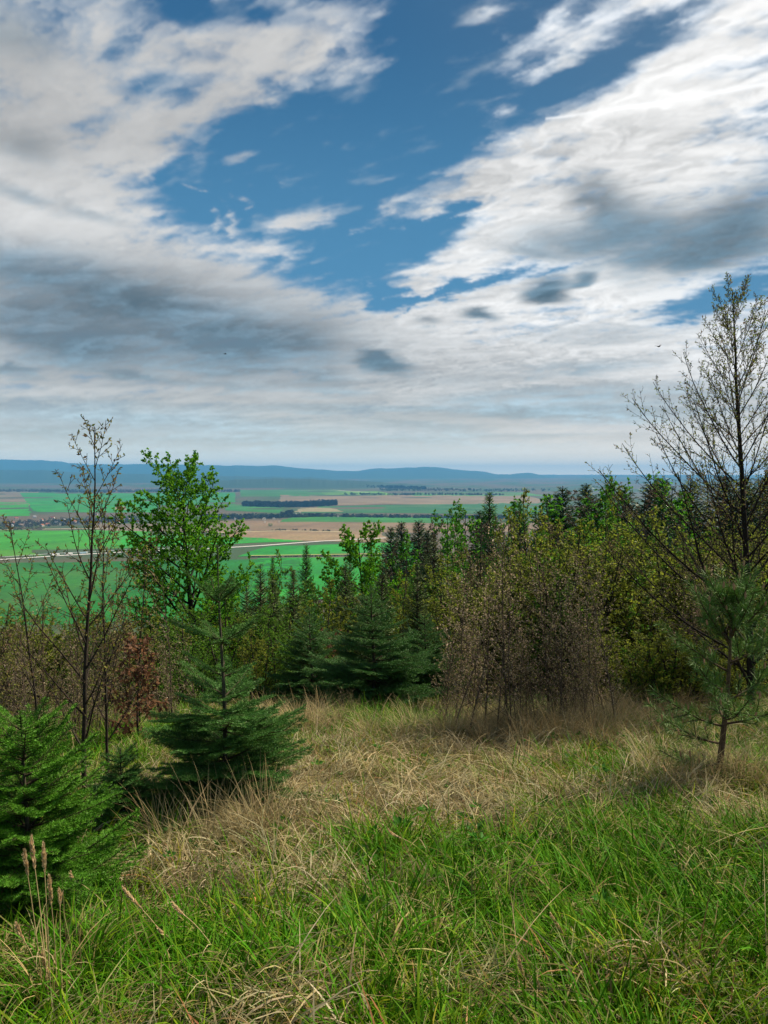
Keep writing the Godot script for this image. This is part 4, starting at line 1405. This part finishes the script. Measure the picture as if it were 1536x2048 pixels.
	# the rest of the forest on the steep ground, lower than the rows above
	for i in 70:
		var px := rnd(860, 1750)
		var d := rnd(24.0, 90.0)
		var ceiling := lerpf(1085.0, 985.0, smoothstep(860.0, 1150.0, px)) + rnd(45, 130)
		var kind: String = ["deep", "bare", "deep", "bare", "birch", "larch", "birch"][rng.randi() % 7]
		place_one(kinds, made, kind, px, ceiling, d, rnd(0.9, 1.2))
	# the shrubs that close the gaps
	for i in 52:
		var px := rnd(880, 1640)
		var kind: String = ["olive", "olive", "olive", "fresh", "brown"][rng.randi() % 5]
		place_one(kinds, made, kind, px, lerpf(1110.0, 1010.0, smoothstep(880.0, 1200.0, px)) + rnd(0, 70), rnd(10.5, 17.0), rnd(1.0, 1.4))
	for i in 22:
		var kind: String = ["olive", "fresh", "fresh"][rng.randi() % 3]
		var px := rnd(-140, 560)
		place_one(kinds, made, kind, px, rnd(1175, 1260), rnd(9.5, 20.0), rnd(0.9, 1.3))
	for i in 50:
		var px := rnd(-250, 860)
		var d := rnd(18.0, 75.0)
		var kind: String = ["fresh", "olive", "birch", "bare", "dull"][rng.randi() % 5]
		place_one(kinds, made, kind, px, lerpf(1245.0, 1150.0, smoothstep(300.0, 700.0, px)) + rnd(0, 35), d, rnd(0.9, 1.2))
	for k in kinds:
		for t in kinds[k]:
			if t.get_parent() == null:
				t.free()

const KIND_SAYS := {
	"dull": ["young spruce with pale upright tips", "tree", "young spruces on the slope", 5.0],
	"deep": ["dense forest spruce", "tree", "dark forest spruces", 14.0],
	"larch": ["fresh green larch with pointed top", "tree", "larches in the forest", 14.0],
	"birch": ["bright green leafy birch", "tree", "leafy birches in the forest", 14.0],
	"bare": ["brown budding forest tree", "tree", "budding trees in the forest", 14.0],
	"olive": ["olive green shrub with small new leaves", "shrub", "olive shrubs on the slope", 3.0],
	"fresh": ["fresh green leafy shrub", "shrub", "fresh green shrubs on the slope", 3.0],
	"brown": ["brown twiggy shrub with opening buds", "shrub", "brown shrubs on the slope", 3.0]}

func place_one(kinds: Dictionary, made: Dictionary, kind: String, px: float, py: float, d: float, wide: float) -> void:
	var says: Array = KIND_SAYS[kind]
	var h := reach(px, py, d)
	if h < 0.5:
		return
	made[kind] = made.get(kind, 0) + 1
	var source: Node3D = kinds[kind][made[kind] % kinds[kind].size()]
	var o: Node3D = source.duplicate()
	o.name = numbered(String(source.name))
	add_child(o)
	var k: float = h / says[3]
	o.position = foot(px, d)
	o.rotation.y = rnd(0, TAU)
	o.scale = Vector3(k * wide, k, k * wide) if says[1] == "tree" else Vector3(wide * (0.5 + 0.5 * k), k, wide * (0.5 + 0.5 * k))
	var size := "tall" if h > says[3] * (0.95 if says[1] == "tree" else 1.15) else "low"
	tag(o, "%s %s %s" % [size, says[0], where_it_stands(px, d)], says[1], says[2])

# the landmark that a plant on the slope grows next to
func where_it_stands(px: float, d: float) -> String:
	var near := [[60, "behind the bright spruce"], [250, "behind the budding saplings"], [480, "round the foot of the maple"], [690, "behind the young green fir"], [890, "behind the broad dark fir"], [1240, "behind the brown thicket"], [3000, "under the tall hornbeam"]]
	var middle := [[250, "below the budding saplings"], [560, "downhill from the maple"], [700, "downhill from the dark firs"], [900, "at the edge of the forest"], [1240, "uphill of the brown thicket"], [3000, "behind the tall hornbeam"]]
	var far := [[500, "far down below the maple"], [760, "far down the open slope"], [890, "in the dark clump by the brown field"], [1060, "near the leafy birches and larches"], [1240, "on the forest crest"], [3000, "on the crest behind the hornbeam"]]
	for w in (near if d < 14.0 else middle if d < 40.0 else far):
		if px < w[0]:
			return w[1]
	return ""

# ---------------------------------------------------------------- grass
# one blade that leaves the ground at angle a0 from upright and ends at angle a1
func blade(sh: Shape, base: Vector3, turn: float, length: float, wide: float, a0: float, a1: float, low: Color, high: Color, steps := 4) -> void:
	var out := Vector3(cos(turn), 0, sin(turn))
	var side := Vector3(-sin(turn), 0, cos(turn)).rotated(out, rnd(-0.7, 0.7))
	var p := base
	var w := wide
	for k in steps:
		var f := k / float(steps)
		var a := lerpf(a0, a1, (k + 0.5) / steps)
		var q := p + (Vector3.UP * cos(a) + out * sin(a)) * length / steps
		var w2 := wide * (1.0 - pow((k + 1) / float(steps), 2.2))
		var ca := low.lerp(high, f)
		var cb := low.lerp(high, f + 1.0 / steps)
		var l := p - side * w * 0.5
		var r := p + side * w * 0.5
		if k == steps - 1:
			var m := (q - l).cross(r - l).normalized()
			sh.tri_n(l, r, q, m, m, m, ca, ca, cb)
		else:
			var l2 := q - side * w2 * 0.5
			var r2 := q + side * w2 * 0.5
			var m := (r2 - l).cross(r - l).normalized()
			sh.tri_n(l, r, r2, m, m, m, ca, ca, cb)
			sh.tri_n(l, r2, l2, m, m, m, ca, cb, cb)
		p = q
		w = w2

func green_patch(blades: int, radius: float, tall: float) -> ArrayMesh:
	var sh := Shape.new()
	for i in blades:
		var a := rnd(0, TAU)
		var r := radius * sqrt(rnd(0, 1))
		var turn := a + rnd(-0.9, 0.9)
		var col := tone(Color(0.050, 0.165, 0.004), 0.32)
		if rng.randf() < 0.3:
			col = tone(Color(0.125, 0.21, 0.010), 0.2)
		elif rng.randf() < 0.10:
			col = tone(Color(0.26, 0.20, 0.09), 0.2)
		blade(sh, Vector3(cos(a) * r, -0.02, sin(a) * r), turn, tall * rnd(0.5, 1.2), rnd(0.0045, 0.0085), rnd(0.02, 0.5), rnd(0.7, 2.4), col, col.lerp(Color(0.09, 0.23, 0.008), 0.2), 5)
	return sh.mesh(mats.grass)

func straw_patch(blades: int, radius: float, long: float, rise: float) -> ArrayMesh:
	var sh := Shape.new()
	var main := rnd(0, TAU)
	for i in blades:
		var a := rnd(0, TAU)
		var r := radius * sqrt(rnd(0, 1))
		var col := tone([Color(0.31, 0.255, 0.135), Color(0.22, 0.175, 0.08), Color(0.41, 0.355, 0.22), Color(0.17, 0.13, 0.055)][rng.randi() % 4], 0.2)
		var turn := main + rng.randfn(0.0, 1.05)
		var l := long * rnd(0.5, 1.15)
		blade(sh, Vector3(cos(a) * r - cos(turn) * l * 0.3, rnd(0.0, 0.05), sin(a) * r - sin(turn) * l * 0.3), turn, l, rnd(0.0022, 0.0065), rnd(0.75, 1.5) - rise, rnd(1.35, 2.0), col, col, 4)
	return sh.mesh(mats.straw)

# how green the clearing is: + fresh grass, - dry grass (pixels of the photograph, metres, amount)
const PATCHES := [
	[1270, 1950, 0.55, 1.0], [1440, 1850, 0.35, 0.5], [100, 1960, 0.6, 0.8], [330, 1990, 0.5, 0.6], [500, 1940, 0.45, 0.6], [640, 1770, 0.4, 0.5], [860, 1730, 0.45, 1.0], [1000, 1800, 0.55, 1.0], [1200, 1730, 0.5, 0.7], [1340, 1810, 0.5, 0.7], [785, 1462, 0.75, 1.6], [1100, 1890, 0.35, 0.6],
	[900, 1970, 0.4, 0.6], [1450, 1700, 0.5, 0.6], [500, 1790, 0.3, 0.5], [300, 1720, 0.4, 0.8], [1080, 1580, 0.5, 0.5], [1180, 1660, 0.4, 0.5], [690, 1690, 0.3, 0.5], [350, 1490, 0.9, 1.4], [870, 1850, 0.3, 0.5], [250, 1900, 0.3, 0.5],
	[700, 1580, 0.9, -0.65], [900, 1560, 0.9, -0.65], [820, 1640, 0.6, -0.5], [1000, 1480, 1.0, -0.9], [600, 1690, 0.5, -0.8], [430, 1740, 0.45, -0.9], [1050, 1650, 0.5, -0.6], [1250, 1590, 0.5, -0.4], [1300, 1430, 1.0, -1.2], [1500, 1640, 0.5, -0.6],
	[780, 1790, 0.25, -0.8], [850, 1880, 0.25, -0.5], [1250, 1990, 0.25, -0.4], [1490, 1910, 0.25, -0.4], [700, 1900, 0.25, -0.5], [200, 1800, 0.4, -0.8], [1150, 1980, 0.25, -0.4], [600, 1860, 0.3, -0.4], [420, 1830, 0.3, -0.6], [1000, 1900, 0.25, -0.5], [640, 1480, 0.7, -0.8], [1400, 1960, 0.3, -0.5]]

func build_grass() -> void:
	rng.seed = 2001
	var spots: Array = []
	for p in PATCHES:
		var a := on_land(p[0], p[1])
		spots.append([a.x, a.z, p[2], p[3]])
	var greens: Array[ArrayMesh] = []
	var straws: Array[ArrayMesh] = []
	for i in 5:
		greens.append(green_patch(52, 0.11, rnd(0.16, 0.26)))
	for i in 6:
		straws.append(straw_patch(54, 0.15, rnd(0.18, 0.31), [0.0, 0.1, 0.25, 0.45, 0.0, 0.15][i]))
	var green_sets: Array[Copies] = []
	var straw_sets: Array[Copies] = []
	for i in 5:
		green_sets.append(Copies.new())
	for i in 6:
		straw_sets.append(Copies.new())
	var d := 1.3
	while d < 26.0:
		var gap := 0.094 if d < 6.0 else 0.105 if d < 12.0 else 0.22
		var big := 1.0 if d < 12.0 else 1.9
		var half := 0.62 * d + 1.6
		var x := -half
		while x < half:
			var at := Vector3(x + rnd(-0.5, 0.5) * gap, 0, -d + rnd(-0.5, 0.5) * gap)
			x += gap
			at.y = land(at.x, at.z)
			var g := 0.33 + 0.4 * bumps.get_noise_2d(at.x * 0.55 + 9.0, at.z * 0.55) + 1.25 * bumps.get_noise_2d(at.x * 1.9, at.z * 1.9 + 5.0)
			for s in spots:
				var q: float = ((at.x - s[0]) * (at.x - s[0]) + (at.z - s[1]) * (at.z - s[1])) / (s[2] * s[2])
				if q < 5.0:
					g += s[3] * exp(-q)
			var fresh := lerpf(0.22, 0.97, smoothstep(-0.55, 0.85, g))
			var turn := Basis(Vector3.UP, rnd(0, TAU))
			if rng.randf() < fresh * 0.92:
				var k := big * rnd(0.7, 1.25) * lerpf(0.9, 1.1, fresh)
				var olive := smoothstep(0.9, 0.0, g) * 0.85
				var tint := Color(1, 1, 1).lerp(Color(2.3, 1.0, 1.3), olive * rnd(0.5, 1.0))
				green_sets[rng.randi() % 5].add(Transform3D(turn.scaled(Vector3(k, k, k)), at), tone(tint, 0.15))
			if rng.randf() > fresh * 0.88:
				# the dry grass lies in swathes
				var way := bumps.get_noise_2d(at.x * 0.7 + 70.0, at.z * 0.7) * 5.0 + rnd(-0.6, 0.6)
				var k := big * rnd(0.7, 1.2)
				var tilt := Basis(Vector3(rnd(-1, 1), 0, rnd(-1, 1)).normalized(), rnd(0.0, 0.25))
				var straw_tint := Color(1, 1, 1).lerp(Color(0.62, 0.72, 0.42), smoothstep(0.0, 0.8, g) * rnd(0.3, 1.0))
				straw_sets[rng.randi() % 6].add(Transform3D(tilt * Basis(Vector3.UP, way).scaled(Vector3(k, k * rnd(0.6, 1.6), k)), at + Vector3(0, rnd(0.0, 0.04), 0)), tone(straw_tint, 0.3))
		d += gap
	# upright dry tufts round the foot of the thicket and of the young pine
	var upright := Shape.new()
	for i in 60:
		var a := rnd(0, TAU)
		var col := tone(Color(0.36, 0.285, 0.15), 0.3)
		blade(upright, Vector3(cos(a), 0, sin(a)) * 0.10 * sqrt(rnd(0, 1)), a + rnd(-0.8, 0.8), rnd(0.2, 0.48), rnd(0.0025, 0.005), rnd(0.0, 0.5), rnd(0.4, 1.9), col, col, 5)
	var tufts := Copies.new()
	for c in [[1050, 7.35, 1.15, 0.5, 130], [1440, 5.3, 0.5, 0.4, 26], [640, 8.2, 0.8, 0.7, 40], [1300, 8.6, 0.9, 0.7, 50], [430, 4.3, 0.5, 0.2, 16]]:
		var o := foot(c[0], c[1])
		for i in c[4]:
			var x: float = o.x + rng.randfn(0.0, 0.5) * c[2]
			var z: float = o.z + rng.randfn(0.0, 0.5) * c[3]
			var k := rnd(0.6, 1.25)
			tufts.add(Transform3D(Basis(Vector3.UP, rnd(0, TAU)).scaled(Vector3(k, k, k)), Vector3(x, land(x, z), z)), tone(Color(1, 1, 1), 0.25))
	grass_mass("dry_tufts", upright.mesh(mats.straw), tufts, "upright tufts of dry yellow grass round shrubs and pine", "dry grass")
	for i in 5:
		grass_mass("grass", greens[i], green_sets[i], "fresh green spring grass growing in tufts across the clearing", "grass")
	for i in 6:
		grass_mass("dry_grass", straws[i], straw_sets[i], "flattened straw coloured dead grass matted across the clearing", "dry grass")
	# small broad leaves between the blades
	var low := Shape.new()
	for i in 9:
		var a := rnd(0, TAU)
		leaf(low, Vector3(cos(a), 0.5, sin(a)) * 0.015, Vector3(cos(a), rnd(0.2, 0.9), sin(a)), rnd(0.025, 0.05), 0.62, tone(Color(0.05, 0.16, 0.02), 0.25))
	var herbs := Copies.new()
	for i in 420:
		var dd := rnd(3.0, 9.5)
		var x := rnd(-0.58, 0.58) * dd
		herbs.add(Transform3D(Basis(Vector3.UP, rnd(0, TAU)).scaled(Vector3.ONE * rnd(0.7, 1.3)), Vector3(x, land(x, -dd) + rnd(0.05, 0.14), -dd)), tone(Color(1, 1, 1), 0.25))
	grass_mass("herbs", low.mesh(mats.leaf), herbs, "small broad leaved herbs scattered between the grass blades", "herbs")
	# single long dead stalks
	var sh := Shape.new()
	blade(sh, Vector3.ZERO, 0.0, 0.55, 0.0034, 0.1, 0.9, Color(0.40, 0.30, 0.16), Color(0.46, 0.36, 0.2), 7)
	var stalk := sh.mesh(mats.straw)
	var stalks := Copies.new()
	for i in 240:
		var dd := rnd(2.2, 9.5)
		var x := rnd(-0.58, 0.58) * dd
		var at := Vector3(x, land(x, -dd), -dd)
		var k := rnd(0.5, 1.15)
		stalks.add(Transform3D(Basis(Vector3.UP, rnd(0, TAU)) * Basis(Vector3.BACK, -rnd(0.0, 0.9)).scaled(Vector3(k, k, k)), at), tone(Color(1, 1, 1), 0.25))
	grass_mass("dry_stalks", stalk, stalks, "long single dead grass stalks leaning over the clearing", "dry grass")

func grass_mass(called: String, m: Mesh, set_of: Copies, label: String, category: String) -> void:
	var o := MultiMeshInstance3D.new()
	o.name = numbered(called)
	o.multimesh = set_of.multimesh(m)
	o.set_meta("kind", "stuff")
	o.set_meta("label", label)
	o.set_meta("category", category)
	add_child(o)

# ---------------------------------------------------------------- reed stalks with seed heads, weeds, a bird
# one stalk from a foot to a seed head, in the plane of the photograph's column and row; depth d
func reed(t: Node3D, from: Vector3, to: Vector3, bow: Vector3, plume: float) -> void:
	var pts := PackedVector3Array()
	var rad := PackedFloat32Array()
	for k in 9:
		var f := k / 8.0
		pts.append(from.lerp(to, f) + bow * 4.0 * f * (1.0 - f))
		rad.append(lerpf(0.0021, 0.0011, f))
	var sh := Shape.new()
	sh.tube(pts, rad, 5, Color(0.55, 0.42, 0.22))
	# a dry leaf that hangs from the stalk
	blade(sh, pts[3], rnd(0, TAU), rnd(0.10, 0.22), 0.004, 0.4, 2.2, Color(0.42, 0.32, 0.17), Color(0.46, 0.36, 0.2), 4)
	var s := part(t, "stalk", sh.mesh(mats.straw))
	var head := Shape.new()
	var tangent := (pts[8] - pts[7]).normalized()
	var a := pts[8] - tangent * plume * 0.45
	var n := int(plume / 0.0009)
	for i in n:
		var f := (i + rnd(0, 1)) / n
		var p := a + tangent * plume * f + bow * 0.6 * f * f
		var o := (along(tangent, rnd(0, TAU)).x * rnd(0.25, 0.5) + tangent).normalized()
		var wide := sin(PI * clampf(f * 0.93 + 0.07, 0, 1))
		leaf(head, p, o, rnd(0.014, 0.024) * (0.45 + 0.75 * wide), 0.20, tone(Color(0.66, 0.50, 0.30), 0.2))
	part(s, "seed_head", head.mesh(mats.straw))

func at_depth(px: float, py: float, d: float) -> Vector3:
	var r := ray(px, py)
	return EYE + r * (d / -r.z)

func build_details() -> void:
	rng.seed = 2002
	var o := foot(85, 2.55)
	var t := thing("reed_clump", "clump of dry reed stalks with upright seed heads before the bright spruce", "reed", o)
	for s in [[52, 1700, 70, 0.10], [66, 1680, 80, 0.11], [88, 1690, 85, 0.10], [100, 1755, 95, 0.12], [40, 1838, 75, 0.09], [90, 1900, 88, 0.10], [60, 1960, 60, 0.05], [120, 1770, 110, 0.06]]:
		var f := foot(s[2], 2.55 + rnd(-0.06, 0.06))
		reed(t, f - o + Vector3(0, -0.02, 0), at_depth(s[0], s[1] + 30, 2.5 + rnd(-0.08, 0.08)) - o, Vector3(rnd(-0.01, 0.02), 0, rnd(-0.01, 0.01)), s[3])
	for i in 30:
		var sh := Shape.new()
		var a := rnd(0, TAU)
		blade(sh, Vector3(cos(a), 0, sin(a)) * rnd(0, 0.06), a, rnd(0.2, 0.42), 0.004, rnd(0.05, 0.4), rnd(0.6, 2.2), tone(Color(0.42, 0.29, 0.12), 0.2), Color(0.46, 0.34, 0.17), 5)
		part(t, "dry_blade", sh.mesh(mats.straw))
	var singles := [[345, 1935, 265, 1800, 2.9, 0.12, "single reed with a drooping seed head over the green grass"], [355, 1960, 330, 1870, 2.8, 0.06, "short reed with a thin seed head under the drooping one"], [455, 2000, 360, 1825, 2.7, 0.06, "thin straight reed crossing the green grass"],
		[1130, 1960, 1120, 1860, 2.8, 0.12, "bent reed with a feathery seed head in the dry grass"], [890, 1740, 790, 1672, 3.8, 0.08, "slim reed lying over the fresh grass"], [1050, 2010, 1045, 1950, 2.5, 0.10, "short brown reed sticking out of the straw"], [1440, 1680, 1330, 1540, 4.3, 0.05, "long reed stalk leaning in front of the pine"], [255, 1900, 148, 1760, 3.1, 0.05, "pale reed stalk beside the reed clump"]]
	for s in singles:
		var f := foot(s[0], s[4])
		t = thing("reed", s[6], "reed", f)
		reed(t, Vector3(0, -0.02, 0), at_depth(s[2], s[3], s[4]) - f, Vector3(rnd(-0.01, 0.03), rnd(0.0, 0.04), 0), s[5])
	# broad-leaved weeds
	for s in [[1068, 1545, 0.15, "leafy green weed at the foot of the brown thicket"], [990, 1635, 0.11, "small dark green weed in the straw"], [655, 1600, 0.13, "bramble seedling with dark leaves beside the young fir"], [1365, 1740, 0.12, "dark leafy weed in the hollow of the grass"], [1495, 1610, 0.16, "low leafy weed under the pine"]]:
		var p := on_land(s[0], s[1])
		t = thing("weed_plant", s[3], "weed", p)
		for i in 16:
			var sh := Shape.new()
			var a := rnd(0, TAU)
			var up := rnd(0.3, 1.2)
			var e: Vector3 = Vector3(cos(a), up, sin(a)).normalized() * s[2] * rnd(0.4, 1.0)
			sh.tube(PackedVector3Array([Vector3.ZERO, e]), PackedFloat32Array([0.0016, 0.001]), 3, Color(0.06, 0.10, 0.03))
			leaf(sh, e, Vector3(cos(a), rnd(-0.3, 0.5), sin(a)), rnd(0.05, 0.08), 0.7, tone(Color(0.035, 0.12, 0.035), 0.2))
			part(t, "leaf", sh.mesh(mats.leaf))
	bird(1317, 693, 40.0, "small dark bird gliding in front of the bright clouds")
	bird(450, 708, 70.0, "tiny dark bird below the grey cloud bank")

func bird(px: float, py: float, d: float, label: String) -> void:
	var t := thing("bird", label, "bird", at_depth(px, py, d), 0.6)
	var sh := Shape.new()
	var col := Color(0.02, 0.02, 0.02)
	sh.tube(PackedVector3Array([Vector3(-0.13, 0, 0), Vector3(-0.06, 0.005, 0), Vector3(0.02, 0.0, 0), Vector3(0.08, 0.01, 0), Vector3(0.12, 0.015, 0), Vector3(0.145, 0.01, 0)]), PackedFloat32Array([0.006, 0.022, 0.034, 0.022, 0.020, 0.003]), 8, col)
	part(t, "body", sh.mesh(mats.plain))
	for s in [-1.0, 1.0]:
		sh = Shape.new()
		sh.quad(Vector3(0.05, 0.01, 0), Vector3(-0.03, 0.01, 0), Vector3(-0.02, 0.06, 0.12 * s), Vector3(0.06, 0.06, 0.12 * s), col)
		sh.tri(Vector3(0.06, 0.06, 0.12 * s), Vector3(-0.02, 0.06, 0.12 * s), Vector3(-0.06, 0.05, 0.27 * s), col)
		part(t, "wing", sh.mesh(mats.plain))
	sh = Shape.new()
	sh.quad(Vector3(-0.11, 0.004, 0.01), Vector3(-0.11, 0.004, -0.01), Vector3(-0.2, 0.0, -0.035), Vector3(-0.2, 0.0, 0.035), col)
	part(t, "tail", sh.mesh(mats.plain))

func build_all() -> void:
	build_ground()
	build_fields()
	build_hills()
	build_far()
	build_saplings()
	build_maple()
	build_tall_hornbeam()
	build_shrubs()
	build_beech()
	build_conifers()
	build_pine()
	build_slope()
	build_grass()
	build_details()
